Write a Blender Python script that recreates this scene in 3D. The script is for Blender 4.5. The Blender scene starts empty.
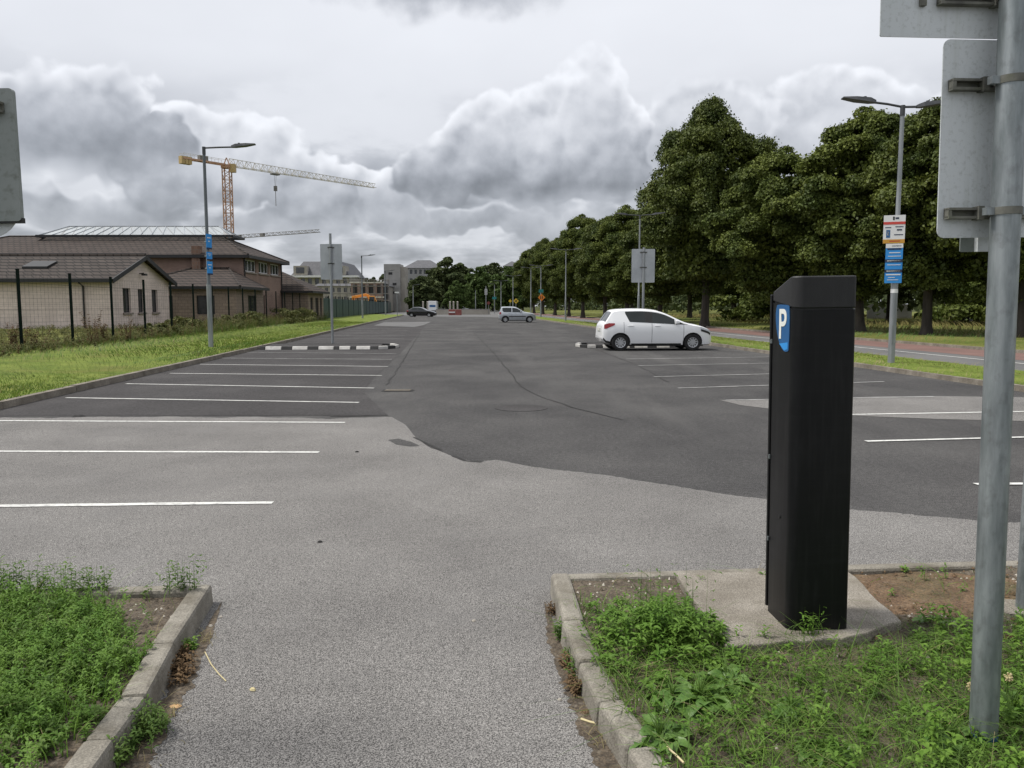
import bpy, bmesh, math, random
import numpy as np
from mathutils import Vector, Matrix, noise as mnoise
random.seed(7); rng = np.random.default_rng(7)
R = math.radians
scene = bpy.context.scene
col = scene.collection

# ------------------------------------------------------------------ camera
F, HZ, CAMH = 800.0, 306.0, 1.60
PITCH = math.atan((384.0 - HZ) / F)
cam_d = bpy.data.cameras.new('camera'); cam = bpy.data.objects.new('camera', cam_d); col.objects.link(cam)
cam.location = (0, 0, CAMH); cam.rotation_euler = (R(90) - PITCH, 0, 0)
cam_d.sensor_width = 36.0; cam_d.lens = F / 1024 * 36.0
cam_d.clip_start = 0.05; cam_d.clip_end = 5000
scene.camera = cam
scene.render.resolution_x, scene.render.resolution_y = 1024, 768

def ray(px, py):
    a, b = (px - 512) / F, (384 - py) / F
    return Vector((a, math.cos(PITCH) + b * math.sin(PITCH), -math.sin(PITCH) + b * math.cos(PITCH)))
def G(px, py, z=0.0):                      # ground point seen at a photo pixel
    d = ray(px, py); t = (z - CAMH) / d.z
    return Vector((d.x * t, d.y * t, z))
def P(px, py, y):                          # point on the pixel's ray at forward distance y
    d = ray(px, py); t = y / d.y
    return Vector((d.x * t, y, CAMH + d.z * t))
def ZH(py, y): return P(512, py, y).z
TH = R(4.8)                                # the car park's axis leans left of the view
def W(u, v, z=0.0):
    return Vector((u * math.cos(TH) - v * math.sin(TH), u * math.sin(TH) + v * math.cos(TH), z))
def UV(p): return (p.x * math.cos(TH) + p.y * math.sin(TH), -p.x * math.sin(TH) + p.y * math.cos(TH))

# ------------------------------------------------------------------ light
SUN_EL, SUN_AZ = R(60), R(-88)            # azimuth clockwise from +Y (ahead): high and to the left
SUN_DIR = Vector((math.sin(SUN_AZ) * math.cos(SUN_EL), math.cos(SUN_AZ) * math.cos(SUN_EL), math.sin(SUN_EL)))
sun_d = bpy.data.lights.new('sun', 'SUN'); sun = bpy.data.objects.new('sun', sun_d); col.objects.link(sun)
sun_d.energy = 3.2; sun_d.angle = R(12); sun_d.color = (1.0, 0.96, 0.9)
sun.location = SUN_DIR * 300
sun.rotation_euler = (-SUN_DIR).to_track_quat('-Z', 'Y').to_euler()
scene.view_settings.view_transform = 'Standard'; scene.view_settings.look = 'None'
scene.view_settings.exposure = 0.36; scene.view_settings.gamma = 1.0
scene.view_settings.use_curve_mapping = False
scene.render.engine = 'CYCLES'
scene.cycles.max_bounces = 6; scene.cycles.transparent_max_bounces = 12
scene.cycles.use_denoising = True

# ------------------------------------------------------------------ node expressions
class E:
    def __init__(s, nt, sock): s.nt, s.s = nt, sock
    def _m(s, op, *o, clamp=False):
        n = s.nt.nodes.new('ShaderNodeMath'); n.operation = op; n.use_clamp = clamp
        for i, x in enumerate((s,) + o):
            if isinstance(x, E): s.nt.links.new(x.s, n.inputs[i])
            else: n.inputs[i].default_value = x
        return E(s.nt, n.outputs[0])
    def __add__(s, o): return s._m('ADD', o)
    __radd__ = __add__
    def __mul__(s, o): return s._m('MULTIPLY', o)
    __rmul__ = __mul__
    def __sub__(s, o): return s._m('SUBTRACT', o)
    def __rsub__(s, o): return (s * -1.0) + o
    def __truediv__(s, o): return s._m('DIVIDE', o)
    def max(s, o): return s._m('MAXIMUM', o)
    def min(s, o): return s._m('MINIMUM', o)
    def sqrt(s): return s._m('SQRT')
    def pow(s, o): return s._m('POWER', o)
    def atan2(s, o): return s._m('ARCTAN2', o)
    def clamp(s): return s._m('ADD', 0.0, clamp=True)
    def smooth(s, a, b):
        n = s.nt.nodes.new('ShaderNodeMapRange'); n.interpolation_type = 'SMOOTHSTEP'
        s.nt.links.new(s.s, n.inputs[0]); n.inputs[1].default_value = a; n.inputs[2].default_value = b
        return E(s.nt, n.outputs[0])
    def mix(s, a, b): return a * (1.0 - s) + b * s      # s = factor

# ------------------------------------------------------------------ sky
world = bpy.data.worlds.new('World'); scene.world = world; world.use_nodes = True
wt = world.node_tree; wt.nodes.clear()
def build_sky():
    nt = wt; N = nt.nodes.new; L = nt.links.new
    tc = N('ShaderNodeTexCoord'); sep = N('ShaderNodeSeparateXYZ'); L(tc.outputs['Generated'], sep.inputs[0])
    x, y, z = (E(nt, sep.outputs[i]) for i in range(3))
    az = x.atan2(y); el = z.atan2((x * x + y * y).sqrt())
    def comb(a, b, c):
        n = N('ShaderNodeCombineXYZ')
        for i, q in enumerate((a, b, c)):
            if isinstance(q, E): L(q.s, n.inputs[i])
            else: n.inputs[i].default_value = q
        return n.outputs[0]
    def nz(vec, scale, detail=6, rough=.55, lac=2.0, dist=0.0):
        n = N('ShaderNodeTexNoise'); L(vec, n.inputs['Vector'])
        n.inputs['Scale'].default_value = scale; n.inputs['Detail'].default_value = detail
        n.inputs['Roughness'].default_value = rough; n.inputs['Lacunarity'].default_value = lac
        n.inputs['Distortion'].default_value = dist
        return E(nt, n.outputs[0])
    def bil(vec, scale, detail=3):             # cauliflower billows
        n = N('ShaderNodeTexVoronoi'); n.feature = 'F1'; L(vec, n.inputs['Vector']); n.normalize = True
        n.inputs['Scale'].default_value = scale; n.inputs['Detail'].default_value = detail
        n.inputs['Roughness'].default_value = .5
        return 1.0 - E(nt, n.outputs['Distance'])
    dirv = tc.outputs['Generated']
    sh = N('ShaderNodeVectorMath'); sh.operation = 'ADD'; L(dirv, sh.inputs[0]); sh.inputs[1].default_value = (-.006, 0, .012)
    dirv2 = sh.outputs[0]
    # warp of the cloud outlines
    wn = N('ShaderNodeTexNoise'); L(dirv, wn.inputs['Vector'])
    wn.inputs['Scale'].default_value = 10; wn.inputs['Detail'].default_value = 3; wn.inputs['Roughness'].default_value = .62
    wsep = N('ShaderNodeSeparateColor'); L(wn.outputs[1], wsep.inputs[0])
    w1 = E(nt, wsep.outputs[0]) - .5; w2 = E(nt, wsep.outputs[1]) - .5
    b1 = bil(dirv, 17, 2.0); b2 = bil(dirv2, 17, 2.0)
    f1 = nz(dirv, 15, 6, .6); f2 = nz(dirv2, 15, 3, .6)
    relief = (b1 - b2) * 1.15 + (f1 - f2) * .30   # lit from above left
    wa = az + w1 * .11; we = el + w2 * .09
    def pe(px, py):
        d = ray(px, py); return math.atan2(d.x, d.y), math.atan2(d.z, math.hypot(d.x, d.y))
    def field(blobs):
        f = None
        for px, py, rx, ry in blobs:
            ca, ce = pe(px, py)
            q = 1.0 - (((wa - ca) / (rx / 800)).pow(2.0) + ((we - ce) / (ry / 800)).pow(2.0)).sqrt()
            f = q if f is None else f.max(q)
        return f + (b1 - .70) * .62 + (f1 - .5) * .40 - .10
    # high thin overcast
    hi = nz(comb(x * .8, y * .8, z * 1.6), 3.2, 4, .55)
    lum = el.smooth(.02, .34).mix(.64, .80) + (hi - .5) * .20
    # darker scraps at the very top of the picture
    ca, ce = pe(430, -12)
    q = 1.0 - (((wa - ca) / .16).pow(2.0) + ((we - ce) / .035).pow(2.0)).sqrt()
    lum = (q + (f1 - .5) * 1.2).smooth(0, .8).mix(lum, .46)
    # low layer: flat bases in perspective
    inv = z.max(.0) + .24
    pv = comb(x / inv, y / inv, 3.7)
    s1 = nz(pv, 2.6, 6, .57); s2 = nz(comb(x / inv - .02, y / inv - .07, 3.7), 2.6, 3, .57)
    low_m = (s1 + (b1 - .62) * .22 - el * .5).smooth(.27, .44)
    low_l = ((s1 - .36) / .26).smooth(0, 1).mix(.72, .34) + (s1 - s2) * .8 + relief * .25
    lum = (low_m * el.smooth(.29, .13)).mix(lum, low_l.max(.25).min(.88))
    # cumulus masses
    def mass(lum, blobs, base_py, top_py, dark, mid, rim, soft=.13, fade=1.0):
        f = field(blobs)
        eb, et = pe(512, base_py)[1], pe(512, top_py)[1]
        m = f.smooth(0.0, soft) * fade * we.smooth(eb - .03, eb + .03)
        h = (we - eb) / (et - eb)
        h = (h + relief * .35 + (f1 - .5) * .35).smooth(-.05, .95)
        edge = (1.0 - f.smooth(.0, .38)) * h.smooth(.25, .85) * .95
        l = h.mix(dark, mid) + relief * (.25 + (1.0 - f.smooth(.1, .75)) * h * 1.0) + (f1 - .5) * .10
        l = edge.mix(l, rim + relief * .5)
        return m.mix(lum, l.max(.16).min(.9))
    lum = mass(lum, [(845, 125, 70, 62), (905, 140, 60, 60), (800, 150, 60, 50)], 200, 65, .45, .74, .84, .16)
    lum = mass(lum, [(700, 125, 62, 55), (745, 118, 38, 45), (660, 160, 50, 55)], 220, 75, .42, .72, .84, .22)
    lum = mass(lum, [(520, 222, 190, 22), (400, 215, 60, 26)], 246, 198, .33, .50, .68, .2)
    lum = mass(lum, [(95, 212, 120, 22), (270, 226, 90, 20)], 240, 188, .35, .54, .72, .2)
    lum = mass(lum, [(345, 190, 46, 40), (392, 196, 48, 38)], 222, 150, .36, .74, .86)
    lum = mass(lum, [(215, 160, 100, 48), (262, 158, 52, 50), (312, 185, 50, 40), (165, 165, 70, 50)], 228, 112, .34, .76, .88)
    lum = mass(lum, [(55, 118, 66, 66), (105, 128, 50, 62), (5, 140, 70, 66), (140, 155, 60, 34)], 186, 62, .30, .64, .88)
    lum = mass(lum, [(588, 112, 56, 70), (540, 132, 56, 56), (490, 140, 64, 54), (440, 165, 60, 46), (600, 155, 58, 60), (540, 172, 110, 42)], 204, 66, .25, .76, .90)
    # a patch of clear sky is left faint behind thin parts
    sky = N('ShaderNodeTexSky'); sky.sky_type = 'NISHITA'; sky.sun_disc = False
    sky.sun_elevation = SUN_EL; sky.sun_rotation = SUN_AZ % (2 * math.pi)
    cc = N('ShaderNodeCombineColor')
    t = lum.smooth(.25, .85)
    g = lum * 8.6
    for i, (a, b) in enumerate(((.94, .975), (.985, .995), (1.09, 1.05))):
        L((g * t.mix(a, b)).s, cc.inputs[i])
    mx = N('ShaderNodeMix'); mx.data_type = 'RGBA'; mx.inputs[0].default_value = .93
    L(sky.outputs[0], mx.inputs[6]); L(cc.outputs[0], mx.inputs[7])
    bg = N('ShaderNodeBackground'); bg.inputs[1].default_value = .1
    L(mx.outputs[2], bg.inputs[0])
    out = N('ShaderNodeOutputWorld'); L(bg.outputs[0], out.inputs[0])
build_sky()
world.cycles.sampling_method = 'MANUAL'; world.cycles.sample_map_resolution = 512

# ------------------------------------------------------------------ materials
def mat(name, c1, c2=None, scale=6.0, rough=.7, metal=0.0, bump=0.0, bscale=None, detail=5, spec=.5, stretch=(1, 1, 1), lo=.35, hi=.65,
        grain=None, grain2=None, stain=None, coat=0.0, trans=0.0):
    """procedural material: two-colour noise, optional fine grain (scale, c1, c2, amount) and stains (scale, colour, amount, stretch)"""
    m = bpy.data.materials.new(name); m.use_nodes = True
    nt = m.node_tree; N = nt.nodes.new; L = nt.links.new
    b = nt.nodes['Principled BSDF']
    b.inputs['Roughness'].default_value = rough; b.inputs['Metallic'].default_value = metal
    b.inputs['Specular IOR Level'].default_value = spec; b.inputs['Coat Weight'].default_value = coat
    tc = N('ShaderNodeTexCoord'); mp = N('ShaderNodeMapping'); L(tc.outputs['Object'], mp.inputs[0]); mp.inputs['Scale'].default_value = stretch
    def nzn(sc, det=detail, vec=None, rg=.6):
        n = N('ShaderNodeTexNoise'); n.inputs['Scale'].default_value = sc; n.inputs['Detail'].default_value = det; n.inputs['Roughness'].default_value = rg
        L(vec or mp.outputs[0], n.inputs['Vector']); return n.outputs[0]
    def ramp(f, a, c, lo_, hi_):
        r = N('ShaderNodeMapRange'); r.inputs[1].default_value = lo_; r.inputs[2].default_value = hi_; L(f, r.inputs[0])
        x = N('ShaderNodeMix'); x.data_type = 'RGBA'; L(r.outputs[0], x.inputs[0])
        for i, q in ((6, a), (7, c)):
            if hasattr(q, 'default_value'): L(q, x.inputs[i])
            else: x.inputs[i].default_value = (*q, 1)
        return x.outputs[2]
    c2 = c2 or tuple(min(1, k * 1.15) for k in c1)
    out = ramp(nzn(scale), c1, c2, lo, hi)
    if grain:
        gs, ga, gb, amt = grain
        g = ramp(nzn(gs, 2), ga, gb, .36, .64)
        x = N('ShaderNodeMix'); x.data_type = 'RGBA'; x.blend_type = 'MULTIPLY'; x.inputs[0].default_value = amt
        L(out, x.inputs[6]); L(g, x.inputs[7]); out = x.outputs[2]
    if grain2:
        gs, k = grain2; g = ramp(nzn(gs, 3, None, .7), (1 - k,) * 3, (1 + k,) * 3, .36, .64)
        x = N('ShaderNodeMix'); x.data_type = 'RGBA'; x.blend_type = 'MULTIPLY'; x.inputs[0].default_value = 1
        L(out, x.inputs[6]); L(g, x.inputs[7]); out = x.outputs[2]
    if stain:
        for ss, sc_, amt, st in stain:
            mp2 = N('ShaderNodeMapping'); L(tc.outputs['Object'], mp2.inputs[0]); mp2.inputs['Scale'].default_value = st
            r = N('ShaderNodeMapRange'); r.inputs[1].default_value = .52; r.inputs[2].default_value = .74; r.inputs[4].default_value = amt
            L(nzn(ss, 6, mp2.outputs[0]), r.inputs[0])
            x = N('ShaderNodeMix'); x.data_type = 'RGBA'; L(r.outputs[0], x.inputs[0]); L(out, x.inputs[6]); x.inputs[7].default_value = (*sc_, 1); out = x.outputs[2]
    L(out, b.inputs['Base Color'])
    if bump:
        bm = N('ShaderNodeBump'); bm.inputs['Strength'].default_value = bump; bm.inputs['Distance'].default_value = .02
        L(nzn(bscale or scale * 4), bm.inputs['Height']); L(bm.outputs[0], b.inputs['Normal'])
    if trans:
        t = N('ShaderNodeBsdfTranslucent'); L(out, t.inputs[0]); ms = N('ShaderNodeMixShader'); ms.inputs[0].default_value = trans
        L(b.outputs[0], ms.inputs[1]); L(t.outputs[0], ms.inputs[2]); L(ms.outputs[0], nt.nodes['Material Output'].inputs[0])
    return m

def brick_mat(name, c1, c2, mortar, bw=.225, bh=.075, msize=.01, horiz=False):
    m = bpy.data.materials.new(name); m.use_nodes = True; nt = m.node_tree; N = nt.nodes.new; L = nt.links.new
    b = nt.nodes['Principled BSDF']; b.inputs['Roughness'].default_value = .85; b.inputs['Specular IOR Level'].default_value = .25
    tc = N('ShaderNodeTexCoord'); sp = N('ShaderNodeSeparateXYZ'); L(tc.outputs['Object'], sp.inputs[0])
    ad = N('ShaderNodeMath'); L(sp.outputs[0], ad.inputs[0]); L(sp.outputs[1], ad.inputs[1])
    cb = N('ShaderNodeCombineXYZ'); L(ad.outputs[0], cb.inputs[0]); L(sp.outputs[2], cb.inputs[1])
    br = N('ShaderNodeTexBrick'); L(cb.outputs[0], br.inputs[0])
    for k, v in (('Color1', (*c1, 1)), ('Color2', (*c2, 1)), ('Mortar', (*mortar, 1)), ('Scale', 1.0), ('Brick Width', bw), ('Row Height', bh), ('Mortar Size', msize)): br.inputs[k].default_value = v
    nz_ = N('ShaderNodeTexNoise'); nz_.inputs['Scale'].default_value = .9; nz_.inputs['Detail'].default_value = 6; L(tc.outputs['Object'], nz_.inputs[0])
    r = N('ShaderNodeMapRange'); r.inputs[3].default_value = .7; r.inputs[4].default_value = 1.2; L(nz_.outputs[0], r.inputs[0])
    x = N('ShaderNodeMix'); x.data_type = 'RGBA'; x.blend_type = 'MULTIPLY'; x.inputs[0].default_value = 1
    L(br.outputs[0], x.inputs[6]); L(r.outputs[0], x.inputs[7]); L(x.outputs[2], b.inputs[0])
    return m

def tile_mat(name, c1, c2, dark, row=.33, colw=.30):
    """interlocking concrete roof tiles: courses run along the slope measured by height"""
    m = brick_mat(name, c1, c2, dark, colw, row * .38, .034)
    return m

def M_(name, *a, **k): 
    M[name] = mat(name, *a, **k)
M = {}
M_('asphalt_worn', (.135, .131, .127), (.182, .177, .171), scale=.55, rough=.95, bump=.6, bscale=150, spec=.15, grain=(185, (.14, .14, .145), (2.15, 2.13, 2.09), .88), grain2=(45, .12),
   stain=[(.35, (.11, .107, .105), .6, (1, 1, 1)), (1.7, (.19, .185, .18), .35, (1, 1, 1))])
M_('asphalt_dark', (.050, .049, .0495), (.078, .076, .075), scale=.35, rough=.95, bump=.5, bscale=100, spec=.12, grain=(110, (.34, .34, .34), (1.8, 1.8, 1.78), .9), grain2=(20, .20),
   stain=[(.5, (.115, .112, .108), .7, (1, .12, 1)), (.18, (.10, .098, .095), .6, (1, .5, 1)), (1.2, (.042, .041, .042), .55, (1, .4, 1))])
M_('asphalt_bay', (.048, .046, .046), (.066, .063, .063), scale=.4, rough=.95, bump=.5, bscale=100, spec=.12, grain=(120, (.5, .5, .5), (1.5, 1.5, 1.5), .8), grain2=(18, .20), stain=[(.4, (.085, .082, .08), .5, (1, 1, 1))])
M_('asphalt_road', (.10, .10, .10), (.14, .138, .135), scale=.3, rough=.9, spec=.3, grain=(60, (.8, .8, .8), (1.15, 1.15, 1.15), .6))
M_('tar', (.034, .033, .033), (.05, .049, .048), scale=8, rough=.95, spec=.1)
M_('red_surface', (.13, .075, .063), (.18, .102, .085), scale=.8, rough=.9, grain=(60, (.8, .8, .8), (1.15, 1.15, 1.15), .6))
M_('paint', (.60, .60, .57), (.42, .42, .40), scale=3, rough=.7, lo=.45, hi=.8, stain=[(22, (.14, .14, .135), .95, (1, 1, 1)), (5, (.2, .2, .195), .5, (1, 1, 1))])
M_('paint_worn', (.40, .40, .385), (.22, .22, .21), scale=4, rough=.7, stain=[(9, (.08, .08, .08), .95, (1, 1, 1))])
M_('concrete', (.165, .150, .122), (.27, .25, .21), scale=5, rough=.9, bump=.4, bscale=60, grain=(140, (.6, .6, .6), (1.25, 1.25, 1.25), .7), stain=[(6, (.085, .072, .048), .9, (1, 1, 1)), (2.4, (.12, .105, .08), .7, (1, 1, 1))])
M_('slab_concrete', (.18, .16, .13), (.30, .275, .235), scale=3, rough=.9, bump=.5, bscale=90, grain=(170, (.45, .44, .42), (1.35, 1.35, 1.35), .8), stain=[(4, (.13, .11, .08), .7, (1, 1, 1))])
M_('kerb_far', (.13, .112, .088), (.22, .195, .16), scale=2.5, rough=.9, grain=(60, (.6, .6, .6), (1.3, 1.3, 1.3), .8), stain=[(3, (.07, .06, .04), .8, (1, 1, 1))])
M_('soil', (.062, .048, .034), (.118, .094, .068), scale=9, rough=.95, bump=.9, bscale=60, grain=(90, (.5, .5, .5), (1.5, 1.45, 1.35), .8), stain=[(40, (.26, .23, .18), .5, (1, 1, 1))])
M_('red_soil', (.095, .055, .03), (.16, .105, .06), scale=9, rough=.95, bump=.9, bscale=60, grain=(90, (.5, .5, .5), (1.5, 1.45, 1.35), .8), stain=[(40, (.24, .2, .15), .4, (1, 1, 1)), (3, (.05, .06, .02), .6, (1, 1, 1))])
M_('lawn', (.10, .145, .026), (.165, .20, .045), scale=1.4, rough=.9, bump=.8, bscale=30, spec=.1, grain=(40, (.55, .55, .5), (1.3, 1.3, 1.2), .8), stain=[(1.0, (.06, .085, .02), .7, (1, 1, 1)), (.45, (.15, .125, .045), .6, (1, 1, 1))])
M_('field', (.085, .105, .024), (.155, .155, .05), scale=.35, rough=.95, spec=.1, grain=(14, (.6, .6, .6), (1.3, 1.3, 1.2), .8))
M_('wood_floor', (.035, .045, .014), (.07, .075, .025), scale=.4, rough=.95, spec=.1)
M_('blade_bright', (.09, .18, .02), (.16, .27, .04), scale=7, rough=.6, spec=.25, trans=.3)
M_('blade_green', (.055, .115, .018), (.115, .185, .035), scale=9, rough=.6, spec=.25, trans=.3)
M_('blade_lawn', (.11, .165, .028), (.195, .24, .055), scale=2.4, rough=.65, spec=.2, trans=.25)
M_('blade_dry', (.21, .175, .085), (.32, .28, .15), scale=9, rough=.8, spec=.2, trans=.2)
M_('feather_leaf', (.075, .165, .018), (.145, .25, .04), scale=8, rough=.6, spec=.25, trans=.3)
M_('dock_leaf', (.07, .155, .025), (.13, .23, .05), scale=14, rough=.45, spec=.4, trans=.25)
M_('weed_olive', (.065, .082, .024), (.16, .155, .06), scale=2.5, rough=.75, spec=.2, trans=.2)
M_('weed_brown', (.085, .055, .03), (.15, .10, .055), scale=5, rough=.85, spec=.1)
M_('tall_dry', (.12, .11, .035), (.19, .165, .065), scale=.8, rough=.85, spec=.1, trans=.2)
M_('leaf_dark', (.045, .068, .013), (.125, .150, .030), scale=.55, rough=.6, spec=.25, trans=.18, grain=(4, (.6, .6, .6), (1.3, 1.3, 1.2), .8))
M_('leaf_mid', (.050, .074, .014), (.135, .163, .034), scale=.5, rough=.65, spec=.22, trans=.18, grain=(4, (.6, .6, .6), (1.3, 1.3, 1.2), .8))
M_('leaf_far', (.045, .066, .024), (.085, .105, .036), scale=.3, rough=.7, spec=.2, trans=.12)
M_('leaf_fresh', (.05, .085, .02), (.09, .13, .035), scale=.5, rough=.7, spec=.2, trans=.15)
M_('bark', (.035, .03, .025), (.07, .06, .05), scale=3, rough=.95, bump=.9, bscale=14, stretch=(1, 1, .25))
M_('galvanised', (.17, .195, .20), (.33, .36, .37), scale=7, rough=.48, metal=.55, stretch=(3, 3, .5), bump=.05, stain=[(5, (.16, .17, .18), .6, (4, 4, .35)), (26, (.10, .10, .10), .5, (1, 1, .7))])
M_('pole_grey', (.20, .215, .225), (.30, .315, .325), scale=3, rough=.5, metal=.4, stretch=(2, 2, .3))
M_('pole_dark', (.035, .038, .042), (.055, .058, .062), scale=3, rough=.5)
M_('pole_faded', (.07, .08, .09), (.13, .145, .155), scale=2, rough=.55, metal=.2, stretch=(2, 2, .4))
M_('sign_back', (.52, .55, .56), (.58, .61, .62), scale=1.2, rough=.5, metal=.15, stain=[(5, (.36, .39, .34), .45, (7, 7, .25)), (90, (.14, .15, .12), .35, (1, 1, 1)), (1.6, (.44, .48, .45), .6, (1, 1, .5))])
M_('sign_back_moss', (.19, .215, .20), (.27, .29, .28), scale=3, rough=.55, metal=.2, stain=[(3, (.10, .12, .07), .7, (2, 2, .6)), (40, (.07, .075, .05), .5, (1, 1, 1))])
M_('sign_back_far', (.34, .36, .38), (.46, .48, .50), scale=1.5, rough=.42, metal=.35)
M_('channel', (.075, .075, .065), (.17, .17, .145), scale=12, rough=.7, metal=.2, stain=[(18, (.09, .10, .05), .7, (1, 1, 1))])
M_('meter_black', (.0032, .0034, .0042), (.0052, .0055, .0065), scale=3, rough=.4, spec=.28, stain=[(7, (.016, .016, .016), .5, (6, 6, .25)), (26, (.018, .018, .019), .5, (1, 1, .12)), (3, (.014, .0145, .016), .35, (.5, .5, 9))])
M_('meter_hood', (.011, .011, .012), (.016, .016, .017), scale=5, rough=.55, bump=.12, bscale=200, stain=[(8, (.035, .035, .035), .4, (3, 3, .5))])
M_('blue_sign', (.014, .085, .23), (.02, .11, .28), scale=3, rough=.35)
M_('blue_banner', (.02, .22, .58), (.03, .27, .66), scale=3, rough=.45)
M_('navy', (.012, .02, .05), (.018, .028, .07), scale=3, rough=.45)
M_('white_sign', (.66, .66, .66), (.76, .76, .75), scale=3, rough=.45)
M_('red_sign', (.50, .05, .04), (.58, .07, .05), scale=3, rough=.45)
M_('amber_sign', (.52, .26, .03), (.58, .31, .05), scale=3, rough=.45)
M_('orange_sign', (.72, .20, .02), (.8, .25, .03), scale=3, rough=.45)
M_('yellow_sign', (.62, .42, .03), (.7, .48, .05), scale=3, rough=.45)
M_('teal_sign', (.01, .17, .17), (.015, .22, .22), scale=3, rough=.5)
M_('black', (.012, .012, .012), (.02, .02, .02), scale=6, rough=.6)
M_('letter_white', (.68, .70, .66), (.76, .77, .73), scale=9, rough=.5)
M_('block_white', (.42, .41, .385), (.56, .545, .515), scale=3, rough=.75, stain=[(5, (.25, .24, .22), .6, (1, 1, 1))])
M_('block_black', (.012, .012, .012), (.03, .03, .03), scale=3, rough=.8)
M_('fence_green', (.004, .009, .0075), (.006, .013, .010), scale=2, rough=.8, spec=.08)
M_('hoarding', (.006, .032, .029), (.011, .05, .045), scale=1.2, rough=.5)
M['pale_block'] = brick_mat('pale_block', (.68, .575, .53), (.61, .515, .475), (.49, .415, .38), .45, .225, .012)
M['red_brick'] = brick_mat('red_brick', (.235, .15, .12), (.29, .19, .155), (.24, .19, .165), .225, .075, .012)
M['tan_block'] = brick_mat('tan_block', (.30, .235, .19), (.25, .195, .16), (.15, .12, .10), .45, .225, .012)
M['buff_brick'] = brick_mat('buff_brick', (.24, .15, .11), (.15, .085, .06), (.2, .16, .13), .225, .3, .02)
M['roof_tile'] = tile_mat('roof_tile', (.046, .037, .032), (.064, .052, .045), (.010, .008, .007), .56, .5)
M['roof_tile_brown'] = tile_mat('roof_tile_brown', (.050, .037, .031), (.066, .050, .042), (.011, .009, .008), .56, .5)
M_('fascia', (.010, .010, .011), (.016, .016, .017), scale=4, rough=.5)
M_('sill', (.2, .17, .15), (.27, .23, .2), scale=4, rough=.8)
M_('window_dark', (.02, .023, .028), (.04, .045, .05), scale=1, rough=.08, spec=.8)
M_('window_pale', (.25, .27, .29), (.4, .42, .44), scale=.8, rough=.15)
M_('white_frame', (.6, .6, .6), (.7, .7, .7), scale=3, rough=.5)
M_('render_cream', (.27, .25, .22), (.36, .335, .295), scale=.3, rough=.85)
M_('render_grey', (.24, .24, .24), (.31, .305, .295), scale=.25, rough=.85, stain=[(.4, (.24, .21, .18), .6, (1, 1, .3))])
M_('cast_concrete', (.24, .235, .225), (.33, .32, .305), scale=.25, rough=.9, stain=[(.5, (.2, .195, .18), .6, (1, 1, .25))])
M_('slate', (.07, .072, .08), (.10, .10, .11), scale=1, rough=.7)
M_('crane_orange', (.36, .20, .12), (.46, .28, .18), scale=.6, rough=.6)
M_('crane_pale', (.50, .48, .42), (.62, .58, .50), scale=.6, rough=.6)
M_('crane_yellow', (.38, .27, .11), (.46, .34, .15), scale=.6, rough=.6)
M_('crane_dark', (.13, .125, .115), (.19, .18, .165), scale=.6, rough=.6)
M_('digger_orange', (.62, .24, .03), (.72, .30, .05), scale=1, rough=.5)
M_('barrier_red', (.14, .03, .025), (.2, .05, .04), scale=2, rough=.6)
M_('low_wall', (.32, .29, .25), (.42, .39, .34), scale=.5, rough=.9)
M_('car_white', (.76, .77, .78), (.80, .81, .82), scale=.5, rough=.28, coat=.6)
M_('car_silver', (.42, .45, .48), (.46, .49, .52), scale=.5, rough=.3, metal=.4, coat=.6)
M_('car_black', (.010, .010, .012), (.014, .014, .016), scale=.5, rough=.22, coat=.7)
M_('car_blue', (.03, .05, .09), (.04, .06, .11), scale=.5, rough=.3, coat=.5)
M_('tyre', (.010, .010, .010), (.018, .018, .018), scale=9, rough=.9)
M_('rim_silver', (.40, .41, .42), (.5, .51, .52), scale=4, rough=.35, metal=.6)
M_('trim_black', (.008, .008, .008), (.014, .014, .014), scale=6, rough=.5)
M_('car_glass', (.010, .014, .014), (.022, .028, .028), scale=1, rough=.06, spec=.45)
M_('tail_red', (.20, .010, .012), (.27, .015, .018), scale=8, rough=.2)
M_('lamp_clear', (.5, .52, .55), (.65, .67, .7), scale=8, rough=.1)
M_('plate', (.55, .55, .5), (.6, .6, .55), scale=3, rough=.5)
M_('pebble', (.30, .27, .23), (.42, .39, .34), scale=20, rough=.85)
M_('dead_leaf', (.38, .22, .10), (.5, .33, .16), scale=30, rough=.8)
M_('straw', (.45, .38, .2), (.52, .45, .26), scale=9, rough=.8)
def glass_mat():
    m = bpy.data.materials.new('lantern_glass'); m.use_nodes = True; nt = m.node_tree
    b = nt.nodes['Principled BSDF']; b.inputs['Base Color'].default_value = (.9, .92, .92, 1); b.inputs['Roughness'].default_value = .1
    t = nt.nodes.new('ShaderNodeBsdfTransparent'); t.inputs[0].default_value = (.93, .965, .965, 1)
    x = nt.nodes.new('ShaderNodeMixShader'); x.inputs[0].default_value = .45
    nz_ = nt.nodes.new('ShaderNodeTexNoise'); nz_.inputs['Scale'].default_value = .4
    r = nt.nodes.new('ShaderNodeMapRange'); r.inputs[3].default_value = .2; r.inputs[4].default_value = .45; nt.links.new(nz_.outputs[0], r.inputs[0]); nt.links.new(r.outputs[0], x.inputs[0])
    nt.links.new(t.outputs[0], x.inputs[1]); nt.links.new(b.outputs[0], x.inputs[2]); nt.links.new(x.outputs[0], nt.nodes['Material Output'].inputs[0])
    return m
M['lantern_glass'] = glass_mat()

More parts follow.
